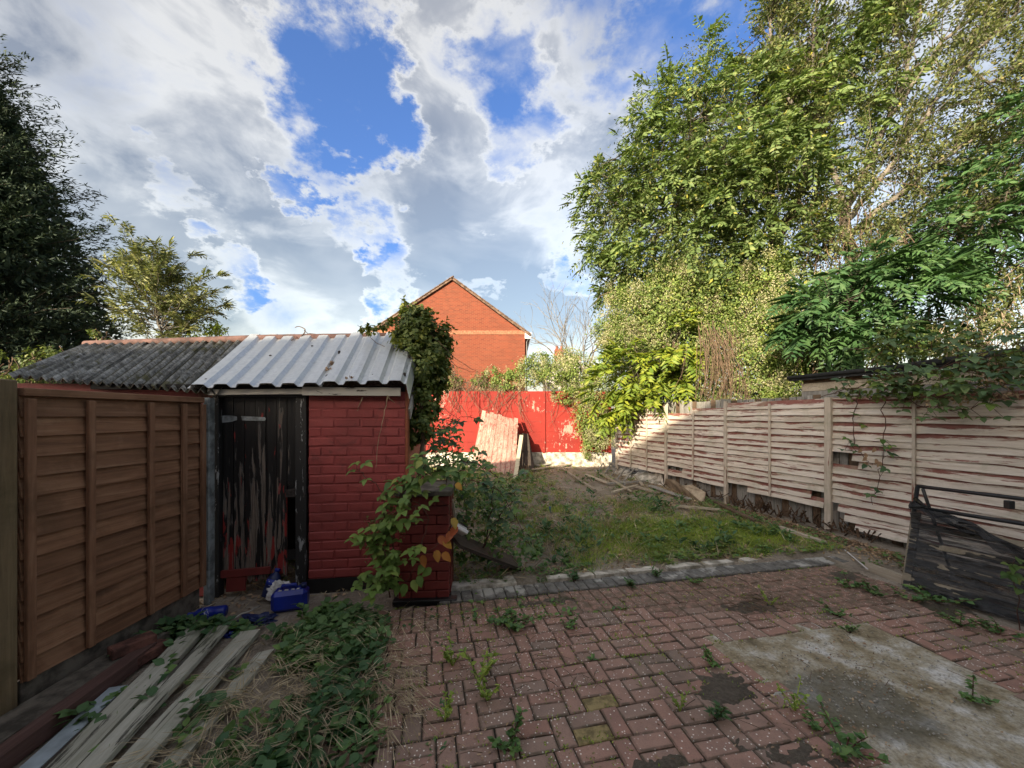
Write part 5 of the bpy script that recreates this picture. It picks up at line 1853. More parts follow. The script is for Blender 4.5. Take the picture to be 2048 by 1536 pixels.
br4 = thing('bramble', 'bramble sprig standing in front of the black wrapped frame', 'bramble', (P(2040, 1240, 2.95).x, 2.95, 0))
bo = Vector(br4.location)
mb = MB()
q = limb(mb, [Vector((bo.x, bo.y, 0)), P(2035, 1190, 2.93), P(2025, 1150, 2.9), P(2030, 1120, 2.88)], .004, .002, 6, 5, .005)
for k in range(9):
    at = q[random.randint(4, len(q) - 1)] + Vector((random.gauss(0, .03), -.02, random.gauss(0, .02)))
    trifol(br4, LP_G, at - bo, Vector((random.gauss(0, .7), -.5, random.uniform(-.4, .2))), .075)
mb.v = [tuple(Vector(v) - bo) for v in mb.v]
mb.build('stem', M['stem_red'], br4)

br2 = thing('bramble', 'tangled darker bramble sprawling between the pier and the weedy lawn', 'bramble', (P(950, 1000, 3.9).x, 3.9, 0))
bo = Vector(br2.location)
mb = MB()
for pts, nl, L in (([(930, 1120, 3.9), (900, 980, 4.0), (880, 880, 4.0), (900, 850, 4.0)], 15, .095), ([(940, 1120, 3.9), (930, 1000, 4.0), (915, 900, 4.1), (880, 870, 4.2)], 13, .09), ([(960, 1120, 3.9), (985, 1000, 3.9), (960, 930, 3.9), (920, 930, 3.8)], 14, .08),
                   ([(950, 1120, 3.9), (1000, 1030, 3.9), (1030, 990, 4.0), (1010, 960, 4.0)], 20, .08), ([(940, 960, 3.9), (1000, 985, 3.85), (1060, 1090, 3.7)], 20, .075), ([(900, 1000, 4.2), (870, 900, 4.4), (850, 840, 4.4)], 12, .1), ([(920, 1010, 4.3), (900, 860, 4.6), (945, 830, 4.8)], 10, .09)):
    q = limb(mb, [P(*a) for a in pts], .006, .0025, 6, 5, .012)
    for k in range(nl):
        i = random.randint(2, len(q) - 1)
        at = q[i] + Vector((random.gauss(0, .07), -abs(random.gauss(0.02, .05)), random.gauss(.0, .06)))
        mb.tube([q[i], at], [.003, .002], 4)
        trifol(br2, LP_D if random.random() < .65 else LP_G, at - bo, Vector((random.gauss(0, .7), -.5, random.uniform(-.3, .35))), L * random.uniform(.7, 1.2))
put_leaf(br2, LP_A, P(912, 966, 3.7) - bo, Vector((.5, -.3, -.5)), Vector((0, -1, .3)), .10)
mb.v = [tuple(Vector(v) - bo) for v in mb.v]
mb.build('stem', M['stem_red'], br2)
lv = Leaves()
p, d = blob_pts([(930, 960, 4.1, 45, 1.3), (960, 1040, 4.0, 45), (1000, 1090, 3.9, 45, .6), (890, 900, 4.4, 35, 1.3), (930, 1120, 3.9, 40, .5), (1040, 1120, 3.85, 40, .4), (880, 860, 4.8, 30), (985, 1000, 4.3, 40), (1050, 1080, 4.2, 36, .6)], 3600, .3, .4, 15)
p[:, 2] = np.maximum(p[:, 2], .03)
lv.simple(p - np.array(bo), unit(d * .5 + .6 * rng.normal(size=d.shape)), up_nrm(len(p), .5), rng.uniform(.035, .07, len(p)), rng.uniform(.025, .05, len(p)), LEAF6)
lv.build('foliage', M['leaf_weed'], br2)

br3 = thing('bramble', 'dark bramble spilling over the top of the stained fence', 'bramble', (P(1850, 760, 4.9).x, 4.9, 0))
bo = Vector(br3.location)
mb = MB()
def DF(px):
    return 6.4 / ((px - 1024) / FPX + .343)


def PB(px, py, off):
    """a point beside the stained fence: off metres nearer to the viewer than its face"""
    return P(px, py, DF(px) - off)


for pts, nl, L in (([(1640, 795, .0), (1760, 760, .15), (1850, 740, .2), (2050, 700, .2)], 38, .115), ([(1700, 700, -.3), (1790, 690, -.2), (1880, 700, -.1), (1960, 690, 0)], 28, .11), ([(1740, 800, .1), (1800, 775, .2), (1900, 755, .25), (2040, 735, .25)], 40, .11),
                   ([(1780, 800, .1), (1850, 795, .2), (1940, 780, .25), (2045, 770, .25)], 40, .11), ([(1730, 745, 0), (1810, 650, -.4), (1900, 640, -.4)], 16, .1), ([(1950, 720, .1), (2010, 680, .1), (2045, 650, .1)], 16, .1), ([(1800, 790, .15), (1860, 815, .2), (1920, 820, .2), (2000, 800, .2)], 22, .10),
                   ([(1720, 780, .1), (1705, 850, .1), (1720, 905, .1), (1745, 930, .1)], 5, .085), ([(1770, 800, .1), (1768, 880, .12), (1760, 940, .12), (1745, 1010, .12)], 9, .085), ([(1720, 905, .1), (1690, 900, .1)], 4, .08)):
    q = limb(mb, [PB(*a) for a in pts], .006, .003, 6, 5, .015)
    for k in range(nl):
        i = random.randint(2, len(q) - 1)
        at = q[i] + Vector((random.gauss(-.02, .09), -abs(random.gauss(0.02, .08)), random.gauss(.02, .08)))
        mb.tube([q[i], at], [.003, .002], 4)
        trifol(br3, LP_D if random.random() < .85 else LP_G, at - bo, Vector((-.5 + random.gauss(0, .6), -.5, random.uniform(-.4, .15))), L * random.uniform(.7, 1.15))
for k in range(9):
    at = PB(random.uniform(1715, 1765), random.uniform(895, 950), .1)
    put_leaf(br3, leaf_protos('leaf_dead', 1, 60) if k == 0 else DEADP, at - bo, Vector((random.gauss(0, .5), -.3, -.8)), Vector((0, -1, .2)), .08)
    if k == 0:
        DEADP = leaf_protos('leaf_dead', 3, 60)
mb.v = [tuple(Vector(v) - bo) for v in mb.v]
mb.build('stem', M['stem_red'], br3)
lv = Leaves()
p, d = blob_pts([(1850, 765, DF(1850), 45, .8), (1950, 755, DF(1950), 50, .8), (2025, 735, DF(2025), 45), (1780, 770, DF(1780), 35, .8), (1800, 690, 5.2, 45), (1900, 690, 4.7, 45), (1700, 785, DF(1700), 24, .6)], 4600, .3, .4, 15)
lv.simple(p - np.array(bo), unit(d * .5 + .6 * rng.normal(size=d.shape) - .3 * UPV), up_nrm(len(p), .5), rng.uniform(.04, .08, len(p)), rng.uniform(.03, .055, len(p)), LEAF6)
lv.build('foliage', M['leaf_ivy'], br3)
lv = Leaves()
p, d = blob_pts([(1860, 800, DF(1860) - .12, 26, .6), (1940, 800, DF(1940) - .12, 32, .6), (2010, 780, DF(2010) - .12, 36, .7), (1980, 740, DF(1980) - .1, 30)], 5200, .3, .4, 15)
lv.simple(p - np.array(bo), unit(.8 * rng.normal(size=d.shape) - .5 * UPV), up_nrm(len(p), .9), rng.uniform(.03, .06, len(p)), rng.uniform(.015, .03, len(p)))
lv.build('dead_foliage', M['leaf_dead'], br3)
# ================================================================== ground cover
def field_pts(n, pxr, pyr, dens, zoff=0.0):
    """random ground points seen in a pixel window, kept by a density function of (x, y)"""
    out = []
    while len(out) < n:
        p = G(random.uniform(*pxr), random.uniform(*pyr) ** 1.0)
        if random.random() < dens(p.x, p.y):
            out.append((p.x, p.y, gz(p.x, p.y) + zoff))
    return np.array(out)


def area_pts(n, u, v, dens):
    out = []
    tries = 0
    while len(out) < n and tries < n * 60:
        tries += 1
        p = UV(random.uniform(*u), random.uniform(*v))
        if FX(p.y) - 0.12 < p.x or p.y > RW - .1 or p.x < -3.6 or (p.y > 7.2 and abs(p.x - 2.2) < 1.1 and random.random() < .8):
            continue
        if random.random() < dens(p.x, p.y):
            out.append((p.x, p.y, gz(p.x, p.y)))
    return np.array(out)


def nz(x, y, s, o=0.0):
    return mnoise.noise(Vector((x * s, y * s, o)))


def blades(lv, pts, h, w, lean=.5):
    n = len(pts)
    a = rng.uniform(0, 2 * math.pi, n)
    d = np.stack([np.cos(a) * lean * rng.random(n), np.sin(a) * lean * rng.random(n), np.ones(n)], 1)
    nr = np.stack([np.cos(a + 1.5), np.sin(a + 1.5), .3 * np.ones(n)], 1)
    lv.simple(pts, d, nr, rng.uniform(h * .5, h * 1.2, n), w, fold=.02)


def lawn_green(x, y):
    # brighter turf in two drifts near the stained fence
    g = math.exp(-(((x - 1.9) / .8) ** 2 + ((y - 5.4) / .6) ** 2)) + math.exp(-(((x - 3.1) / .6) ** 2 + ((y - 5.3) / .6) ** 2)) + .7 * math.exp(-(((x - 1.2) / .6) ** 2 + ((y - 4.7) / .35) ** 2))
    return min(1, max(0, -.02 + 1.0 * g + .45 * nz(x, y, 1.6, 4)))


lv = Leaves()
blades(lv, area_pts(24000, (-.2, 5), (.32, 4.2), lawn_green), .065, .006, .9)
tag(lv.build('grass', M['grass']), 'short green turf growing in drifts on the rough lawn', 'grass', kind='stuff')
lv = Leaves()
pts = area_pts(16000, (-2.6, 5), (.34, 8.5), lambda x, y: max(0, .25 + .7 * nz(x, y, 1.3, 11)))
d = rdir(len(pts)); d[:, 2] = np.abs(d[:, 2]) * .15
lv.simple(pts + np.array([0, 0, .012]), d, up_nrm(len(pts), .5), rng.uniform(.05, .24, len(pts)), .008, fold=0)
tag(lv.build('straw', M['grass_dry']), 'dry straw and dead stems strewn over the rough lawn', 'straw', kind='stuff')
lv = Leaves()
pts = area_pts(9500, (-2.6, 5.2), (-.35, 8.5), lambda x, y: max(0, .35 + .8 * nz(x, y, 1.9, 21)) * (1.0 if to_uv(x, y)[1] > .3 else .12))
d = rdir(len(pts)); d[:, 2] *= .2
lv.simple(pts + np.array([0, 0, .015]), d, up_nrm(len(pts), .5), rng.uniform(.025, .075, len(pts)), rng.uniform(.015, .04, len(pts)))
tag(lv.build('leaf_litter', M['leaf_dead']), 'brown fallen leaf litter over the lawn and its edges', 'leaf litter', kind='stuff')


def rosettes(n, u, v, dens, mat, name, label, leaf=(.04, .08), per=(6, 11), lift=(.1, .6), height=0.0, up=.35, tm=LEAF6, wr=.55):
    c = area_pts(n, u, v, dens)
    lv = Leaves()
    P_, D_ = [], []
    for q in c:
        k = random.randint(*per)
        a = np.linspace(0, 2 * math.pi, k, endpoint=False) + random.random() * 6 + rng.normal(size=k) * .4
        hh = rng.random(k) * height * random.uniform(.4, 1.2)
        P_.append(q + np.stack([np.cos(a) * .012, np.sin(a) * .012, .008 + hh], 1))
        D_.append(np.stack([np.cos(a), np.sin(a), rng.uniform(*lift, k)], 1))
    p, d = np.concatenate(P_), np.concatenate(D_)
    sz = rng.uniform(*leaf, len(p))
    lv.simple(p, d, up_nrm(len(p), up), sz, sz * wr * rng.uniform(.8, 1.2, len(p)), tm)
    o = lv.build(name, M[mat])
    if label:
        tag(o, label, 'weeds', kind='stuff')
    return o


rosettes(1500, (-2.4, 5), (.36, 8.0), lambda x, y: max(0, .30 + .9 * nz(x, y, 1.5, 31) + .25 * math.exp(-((x + .2) / 1.0) ** 2)), 'leaf_weed', 'weeds', 'low leafy weeds carpeting the rough lawn', (.03, .065), (6, 11), (.15, .7), .05)
rosettes(500, (-2.4, 5), (2.0, 8.0), lambda x, y: max(0, .2 + .9 * nz(x, y, 1.5, 41)), 'leaf_vine', 'weeds', 'yellow green weeds scattered toward the red wall', (.03, .07), (6, 11), (.15, .8), .07)
rosettes(330, (2.5, 4.9), (.3, 1.8), lambda x, y: max(0, .3 + .9 * nz(x, y, 2.5, 71)), 'leaf_vine', 'weeds', 'bright leafy weeds where the lawn meets the stained fence', (.03, .06), (6, 11), (.15, .7), .05)

# taller tufts and stalks that break up the lawn
lv = Leaves()
c = area_pts(210, (-1.8, 4.9), (.5, 7.6), lambda x, y: max(0, .2 + .9 * nz(x, y, 1.1, 77)))
pp = np.repeat(c, 16, 0) + rng.normal(size=(len(c) * 16, 3)) * np.array([.03, .03, 0])
blades(lv, pp, .17, .007, 1.1)
tag(lv.build('tall_grass', M['grass']), 'uneven taller grass tufts dotted over the rough lawn', 'grass', kind='stuff')
lv = Leaves()
c = area_pts(260, (-1.8, 4.9), (.5, 7.6), lambda x, y: max(0, .2 + .9 * nz(x, y, 1.3, 87)))
pp = np.repeat(c, 12, 0) + rng.normal(size=(len(c) * 12, 3)) * np.array([.04, .04, 0])
blades(lv, pp, .20, .006, 1.6)
tag(lv.build('dead_grass', M['grass_dry']), 'bleached dead grass tufts standing in the rough lawn', 'grass', kind='stuff')
rosettes(260, (-1.8, 4.6), (.5, 6.5), lambda x, y: max(0, .15 + .9 * nz(x, y, .9, 97)), 'leaf_nettle', 'weeds', 'taller dark dock and nettle clumps in the rough lawn', (.05, .11), (7, 12), (.3, 1.1), .16, wr=.45)

# nettles and ivy in front of the shed door and along the planks
def shade_weed(x, y):
    u, v = to_uv(x, y)
    f = sst(-.20, -.45, u + .22 * nz(x, y, 2.4, 3))
    if x < -2.55 or y > 3.33 or v > -.02 or (y > 2.93 and x < -1.75):
        return 0
    plank = x < -1.22 - (y - 1.25) * .245 and y < 2.75
    return f * max(0, .45 + 1.0 * nz(x, y, 2.0, 51)) * (.05 if plank else 1)


for mat, lab, n, ls, hh in (('leaf_nettle', 'dark nettles and ground ivy massed in front of the shed', 430, (.04, .08), .11), ('leaf_weed', 'mid green ground ivy creeping over the brick edge by the planks', 240, (.035, .07), .07)):
    rosettes(n, (-2.3, .25), (-2.1, .05), shade_weed, mat, 'weeds', lab, ls, (7, 12), (.1, .55), hh, .45, wr=.75)
lv = Leaves()
c = area_pts(190, (-1.6, -.1), (-1.6, -.15), lambda x, y: max(0, .3 + .9 * nz(x, y, 1.7, 61)) * (x > -1.75))
n = 7
pp = np.repeat(c, n, 0)
a = np.repeat(rng.uniform(-2.6, .6, len(c)), n) + rng.normal(size=len(pp)) * .35
for seg in range(3):
    L = rng.uniform(.07, .15, len(pp))
    d = np.stack([np.cos(a), np.sin(a), [1.0, .25, -.55][seg] * np.ones(len(pp))], 1)
    d = unit(d)
    lv.simple(pp, d, up_nrm(len(pp), .3), L * 1.15, .004, fold=0)
    pp = pp + d * L[:, None]
tag(lv.build('dry_grass', M['grass_dry']), 'arching clumps of dry grass flopped over the paving edge', 'grass', kind='stuff')

rosettes(120, (.35, 1.7), (-.42, .5), lambda x, y: max(0, .35 + .9 * nz(x, y, 2.3, 15)), 'leaf_weed', 'weeds', 'creeping weeds spilling over the kerb beside the pier', (.025, .06), (6, 11), (.1, .6), .06)
rosettes(70, (-.45, .4), (-1.5, -.1), lambda x, y: max(0, .3 + .9 * nz(x, y, 2.3, 25)), 'leaf_nettle', 'weeds', 'creeping weeds over the pavers below the pier', (.02, .05), (6, 11), (.1, .6), .05)

# moss and sprouts in the joints
mo = []
for k in range(2600):
    r = random.randint(0, 12)
    u, v = (random.uniform(-.6, 4.4), -.2 * r + random.gauss(0, .004)) if random.random() < .5 else (random.randint(-5, 44) * .1 + random.gauss(0, .004), random.uniform(-2.2, 0))
    if in_slab(u, v) or nz(u, v, 1.6, 5) < random.uniform(-.35, .5):
        continue
    p = UV(u, v)
    mo.append((p.x, p.y, -.004))
mo = np.repeat(np.array(mo), 5, 0)
mo = mo + rng.normal(size=mo.shape) * np.array([.012, .012, .001])
lv = Leaves()
d = rdir(len(mo)); d[:, 2] = np.abs(d[:, 2]) + .25
lv.simple(mo, d, up_nrm(len(mo), .6), rng.uniform(.008, .022, len(mo)), rng.uniform(.005, .011, len(mo)))
tag(lv.build('moss', M['grass']), 'moss and tiny sprouts along the paver joints', 'moss', kind='stuff')

# litter and soil crumbs along the foot of the stained fence
def near_fence(x, y):
    return math.exp(-((FX(y) - .3 - x) / .38) ** 2) * (1 if y < 8 else .4)


lv = Leaves()
pts = area_pts(7000, (2.6, 5.4), (-.9, 5.5), near_fence)
d = rdir(len(pts)); d[:, 2] *= .35
lv.simple(pts + np.array([0, 0, .012]), d, up_nrm(len(pts), .7), rng.uniform(.015, .055, len(pts)), rng.uniform(.01, .028, len(pts)))
tag(lv.build('leaf_litter', M['leaf_dead']), 'drift of dead leaves along the foot of the stained fence', 'leaf litter', kind='stuff')
rosettes(150, (2.8, 5.2), (-.8, 3.0), near_fence, 'leaf_weed', 'weeds', 'thin leafy weeds along the foot of the stained fence', (.025, .055), (5, 9), (.15, .8), .07)
lv = Leaves()
pts = area_pts(1500, (-.5, 4.6), (-2.0, .2), lambda x, y: max(0, .15 + .9 * nz(x, y, 1.5, 91)))
pts[:, 2] = .004
d = rdir(len(pts)); d[:, 2] *= .2
lv.simple(pts, d, up_nrm(len(pts), .4), rng.uniform(.008, .028, len(pts)), rng.uniform(.006, .016, len(pts)))
tag(lv.build('leaf_litter', M['leaf_dead']), 'crumbs of dead leaf scattered over the red pavers', 'leaf litter', kind='stuff')

# single weeds one can point at on the paving
def weed(px, py, kind, label, s=1.0):
    p = G(px, py)
    o = thing('weed', label, 'weed', (p.x, p.y, -.004), random.uniform(0, 6), 'weeds growing through the paving')
    k = {'rosette': 11, 'sprig': 16, 'leafy': 15, 'grey': 14}[kind]
    mb = MB()
    lv = Leaves()
    P_, D_, S_ = [], [], []
    for st in range({'rosette': 1, 'sprig': 5, 'leafy': 6, 'grey': 4}[kind]):
        a = random.uniform(0, 6.28)
        h = {'rosette': .02, 'sprig': random.uniform(.06, .14), 'leafy': random.uniform(.025, .075), 'grey': random.uniform(.04, .09)}[kind] * s
        sp = 1.9 if kind == 'leafy' else .7
        top = Vector((math.cos(a) * h * sp, math.sin(a) * h * sp, h))
        mb.tube([(0, 0, -.005), top * .5 + Vector((0, 0, .01)), top], [.003 * s, .0025 * s, .0015 * s], 4)
        for j in range(k):
            t = random.uniform(.25, 1)
            P_.append(tuple(top * t))
            b = random.uniform(0, 6.28)
            D_.append((math.cos(b), math.sin(b), random.uniform(0, .7)))
            S_.append({'rosette': random.uniform(.05, .09), 'sprig': random.uniform(.015, .028), 'leafy': random.uniform(.02, .04), 'grey': random.uniform(.03, .055)}[kind] * s)
    S_ = np.array(S_)
    lv.simple(np.array(P_), np.array(D_), up_nrm(len(P_), .4), S_, S_ * {'rosette': .3, 'sprig': .6, 'leafy': .62, 'grey': .34}[kind], LEAF6)
    lv.build('foliage', M[{'rosette': 'leaf_weed', 'sprig': 'grass', 'leafy': 'leaf_weed', 'grey': 'leaf_nettle'}[kind]], o)
    mb.build('stem', M['stem_red'] if kind != 'sprig' else M['grass'], o)


for args in ((1430, 1435, 'grey', 'grey leaved weed rosette on the dirt drift beside the concrete slab', 1.2), (1360, 1420, 'sprig', 'small fine weed among pavers near the grey leaved weed', .8), (1945, 1400, 'leafy', 'single broad leaved weed growing out of the concrete slab', 1.1),
             (1690, 1505, 'leafy', 'leafy weed clump on the slab edge at the bottom of the picture', 1.4), (1590, 1420, 'sprig', 'thin sprig weed at the slab edge by the dirt drift', 1.0), (1640, 1460, 'leafy', 'low weed trailing over the slab edge near the bottom clump', .8),
             (1185, 1320, 'rosette', 'pale spiky weed rosette alone in the middle of the pavers', .7), (960, 1360, 'sprig', 'lime sprig weed in a joint below the dry grass', 1.5), (975, 1400, 'sprig', 'fine lime sprig lower down in the same mossy joint', 1.2),
             (1015, 1500, 'leafy', 'leafy nettle sprout between bottom pavers under the yellow bricks', 1.2), (1430, 1330, 'leafy', 'small leafy weed at the corner of the concrete slab', .9), (1030, 1255, 'leafy', 'broad leaved weed patch near the pier end of the kerb', 1.5),
             (1000, 1245, 'leafy', 'low weed beside the broad leaved patch by the pier', 1.2), (1130, 1255, 'leafy', 'isolated small weed two rows in from the kerb', .9), (1150, 1165, 'grey', 'weed tuft growing over the broken concrete strip', 1.3), (1265, 1175, 'grey', 'spiky grey green weed on the grey setts', 1.2),
             (1310, 1155, 'grey', 'second spiky weed along the grey setts', 1.2), (1385, 1165, 'leafy', 'small weed at the red edge of the setts', .9), (1700, 1175, 'leafy', 'leafy weed where setts end near the white stick', 1.3), (1745, 1190, 'leafy', 'leafy weed in front of the fallen plank', 1.3),
             (1820, 1200, 'leafy', 'weed at the corner of the black wrapped frame', 1.2), (1870, 1205, 'leafy', 'tallest weed in front of the black wrapped frame', 1.7), (1920, 1250, 'leafy', 'weed on the pavers below the black wrapped frame', 1.1), (1960, 1215, 'leafy', 'weed pushing out under the torn black sheet', 1.2),
             (2000, 1270, 'leafy', 'weed beside the lowest edge of the black sheet', 1.2), (1540, 1210, 'sprig', 'weed sprig on the twiggy dirt pile', 1.0), (1670, 1230, 'leafy', 'round leaved weed on open pavers before the slab', 1.0), (1700, 1265, 'leafy', 'yellow green weed at the far slab edge', .8),
             (905, 1330, 'sprig', 'sprig weed at the edge of the dry grass', 1.3), (890, 1440, 'sprig', 'tuft in the mossy joint near the bottom edge', 1.0), (725, 1480, 'leafy', 'weed tuft at the paver edge below the nettles', 1.4), (1740, 1135, 'leafy', 'small weed beside the white stick', 1.0)):
    weed(*args)

# pebbles on the slab and small stones on the soil
pb = MB()
for k in range(420):
    u, v = random.gauss(2.75, .33), random.gauss(-1.55, .25)
    if not in_slab(u, v):
        continue
    p = UV(u, v)
    s = random.uniform(.003, .009)
    pb.cham((p.x, p.y, .002 + s * .3), (s * 1.5, s, s), s * .3, Euler((random.random(), random.random(), random.random() * 6)).to_matrix())
tag(pb.build('pebbles', M['stone']), 'pale pebbles scattered on the concrete slab', 'pebbles', kind='stuff')
tb_ = MB()
for k in range(420):
    if random.random() < .35:
        p = G(random.gauss(1510, 35), random.gauss(1212, 14))
    elif random.random() < .5:
        p = G(random.uniform(850, 1200), random.uniform(1230, 1400))
    else:
        p = UV(random.uniform(-.5, 4.5), random.uniform(-1.8, .3))
    a = random.uniform(0, 6.28)
    L = random.uniform(.03, .13)
    q = Vector((p.x, p.y, .012 + random.uniform(0, .012)))
    e = q + Vector((math.cos(a) * L, math.sin(a) * L, random.uniform(-.004, .01)))
    tb_.tube([q, q.lerp(e, .5) + Vector((0, 0, random.uniform(0, .012))), e], [.002, .0018, .001], 3, cap=False)
tag(tb_.build('twigs', M['twig']), 'fine dry twigs lying about the paving', 'twigs', kind='stuff')
# ================================================================== loose things
def board(name, label, cat, a, b, w, t, mat, z=None, grp=None, roll=0.0, rag=0.01, n=8):
    """a plank from a to b (centre line of its underside), local x along its length"""
    a, b = Vector(a), Vector(b)
    d = b - a
    L = d.length
    vs, fs = [], []
    for i in range(n + 1):
        x = L * i / n
        ex = random.uniform(-rag, rag)
        k = mnoise.noise(Vector((x * 2, a.x * 5, a.y * 5))) * .006
        for yy, zz in ((-w / 2 + k, 0), (w / 2 + k, 0), (w / 2 + k, t), (-w / 2 + k, t)):
            vs.append((x + (ex * (1 if yy > 0 else -1) if i in (0, n) else 0), yy, zz + .003 * mnoise.noise(Vector((x * 3, a.x, 2)))))
    for i in range(n):
        for j in range(4):
            fs.append((i * 4 + j, i * 4 + (j + 1) % 4, i * 4 + 4 + (j + 1) % 4, i * 4 + 4 + j))
    fs = [tuple(reversed(f)) for f in fs]
    fs += [(0, 1, 2, 3), (n * 4 + 3, n * 4 + 2, n * 4 + 1, n * 4)]
    o = MB().add(vs, fs).build(name, mat)
    o.matrix_world = Matrix.Translation(a) @ d.to_track_quat('X', 'Z').to_matrix().to_4x4() @ Matrix.Rotation(roll, 4, 'X')
    return tag(o, label, cat, grp)


def g3(px, py, z):
    return G(px, py, z)


grp = 'planks stacked by the brown fence'
board('timber_sleeper', 'grey rotten sleeper lying along the foot of the brown fence', 'beam', (-2.50, 1.4, .02), (-2.53, 2.72, .02), .20, .09, M['sleeper'], rag=.02)
board('timber_beam', 'faded red timber beam on the sleeper beside the brown fence', 'beam', (-2.30, 1.35, .02), (-2.43, 2.60, .04), .085, .085, M['beam_red'], rag=.03)
board('plank', 'short pale blue plank edge showing beside the red beam', 'plank', (-2.07, 1.3, .03), (-2.30, 2.25, .035), .09, .03, M['plank_blue'], grp=grp)
board('plank', 'black stained board under the pale blue plank', 'plank', (-1.97, 1.25, .025), (-2.26, 2.45, .03), .09, .03, M['plank_dark'], grp=grp)
board('plank', 'white painted plank with a long black stain ending beside the nettles', 'plank', (-1.86, 1.2, .05), (-2.31, 2.82, .055), .13, .035, M['plank_white'], grp=grp, rag=.02)
board('plank', 'topmost grey white plank with the bright square far end', 'plank', (-1.75, 1.2, .065), (-2.14, 2.87, .07), .095, .03, M['plank_white'], grp=grp, rag=.01)
board('plank', 'wide mossy white plank partly covered by ivy leaves', 'plank', (-1.63, 1.2, .045), (-1.90, 2.80, .05), .125, .035, M['plank_white'], grp=grp, rag=.03)
board('plank', 'outermost splintered white plank sinking into the weeds', 'plank', (-1.50, 1.25, .03), (-1.66, 2.60, .03), .09, .03, M['plank_white'], grp=grp, rag=.04)
bk = thing('brick_rubble', 'two old red bricks stacked on the sleeper by the brown fence', 'bricks', G(265, 1300, .11))
bk.rotation_euler = (0, 0, R(60))
MB().cham((0, 0, .033), (.215, .1025, .065), .006, jit=.003).build('brick', M['old_brick'], bk)
MB().cham((.06, -.06, -.03), (.215, .1025, .065), .006, Matrix.Rotation(R(20), 3, 'Z'), jit=.003).build('brick', M['old_brick'], bk)

# bottles and rubbish at the shed door
def bottle(label, loc, rot, L, r, mat, handle=False):
    o = thing('plastic_bottle', label, 'bottle', loc, 0, 'blue plastic containers at the shed door', rot=rot)
    prof = [(r * .92, 0), (r, .01), (r, L * .30), (r * .96, L * .33), (r, L * .36), (r, L * .66), (r * .8, L * .76), (r * .38, L * .86), (r * .36, L * .92)]
    MB().lathe(prof, n=20).build('body', M[mat], o, smooth=True)
    MB().lathe([(r * .42, L * .90), (r * .42, L * 1.0), (r * .36, L * 1.01)], n=14).build('cap', M['blue_plastic'], o, smooth=True)
    MB().lathe([(r * 1.015, L * .40), (r * 1.015, L * .62)], n=20).build('label_sleeve', M['label_print'], o, smooth=True)
    return o


def label_print():
    m, nt, b = new_mat('label_print')
    v = obj_vec(nt, (26, 26, 40))
    n = noise_tex(nt, v, 1.0, 3.0, .6, 1.5)
    c = mix(nt, rng_map(nt, n, .58, .62), (.012, .035, .30), (.55, .58, .62))
    put(nt, b, Base_Color=c, Roughness=.4)
    return m


M['label_print'] = label_print()
bottle('long blue plastic bottle lying on its side below the shed door', G(452, 1222, .05), (R(90), 0, R(-75)), .26, .047, 'blue_plastic')
bottle('dark blue bottle leaning upright against the bottom of the shed door', G(528, 1200, .03) + Vector((0, .05, 0)), (R(-22), R(10), 0), .24, .055, 'navy_plastic')
jc = thing('jerrycan', 'bright blue plastic jerrycan with white print by the shed door', 'container', G(577, 1225, .02), R(18))
MB().cham((0, .07, .085), (.27, .15, .17), .03).build('body', M['blue_plastic'], jc, smooth=False)
MB().tube([(-.07, .07, .165), (-.06, .07, .20), (.04, .07, .20), (.05, .07, .165)], .013, 8).build('handle', M['blue_plastic'], jc, smooth=True)
MB().lathe([(.024, 0), (.024, .03), (.02, .034)], (.10, .07, .168), 14).build('cap', M['navy_plastic'], jc, smooth=True)
for k, (x, w) in enumerate(((-.085, .03), (-.04, .035), (.01, .03), (.05, .025))):
    MB().add([(x, .03, .1715), (x + w, .03, .1715), (x + w * .8, .055, .1715), (x + w * .1, .055, .1715)], [(0, 1, 2, 3)]).build('printed_mark', M['white_plastic'], jc)


def crumple(name, label, cat, c, rx, ry, rz, mat, seed, sharp=2.5):
    bm = bmesh.new()
    bmesh.ops.create_icosphere(bm, subdivisions=4, radius=1.0)
    for v in bm.verts:
        n = mnoise.noise(v.co * sharp + Vector((seed, 0, 0))) + .5 * mnoise.noise(v.co * sharp * 2.3 + Vector((0, seed, 0)))
        q = v.co * (1 + .55 * n)
        v.co = Vector((q.x * rx, q.y * ry, max(q.z * rz, -rz * .4)))
    me = bpy.data.meshes.new(name)
    bm.to_mesh(me)
    bm.free()
    me.materials.append(mat)
    o = link(bpy.data.objects.new(name, me))
    o.location = c
    return tag(o, label, cat)


crumple('plastic_bag', 'crumpled white plastic bag between the blue bottles', 'bag', G(552, 1205, .03) + Vector((0, .06, .05)), .11, .06, .10, M['white_plastic'], 3, 3.2)
crumple('plastic_sheet', 'dark navy plastic scrap on the ground before the jerrycan', 'rubbish', G(515, 1240, .02), .13, .07, .035, M['navy_plastic'], 6, 2.4)
board('plank', 'short dark board on the ground below the blue bottle', 'plank', G(425, 1262, .02), G(505, 1245, .02), .06, .02, M['plank_dark'])
mb = MB()
limb(mb, [G(428, 1245, .03), G(455, 1240, .05), G(500, 1222, .04), G(520, 1212, .05)], .007, .006, 5, 6, .004)
tag(mb.build('cable', M['stone']), 'pale bent cable lying under the blue bottle', 'cable')
crumple('bottle_scrap', 'small flattened blue scrap beside the white planks', 'rubbish', G(455, 1268, .03), .07, .035, .025, M['blue_plastic'], 9, 2.0)

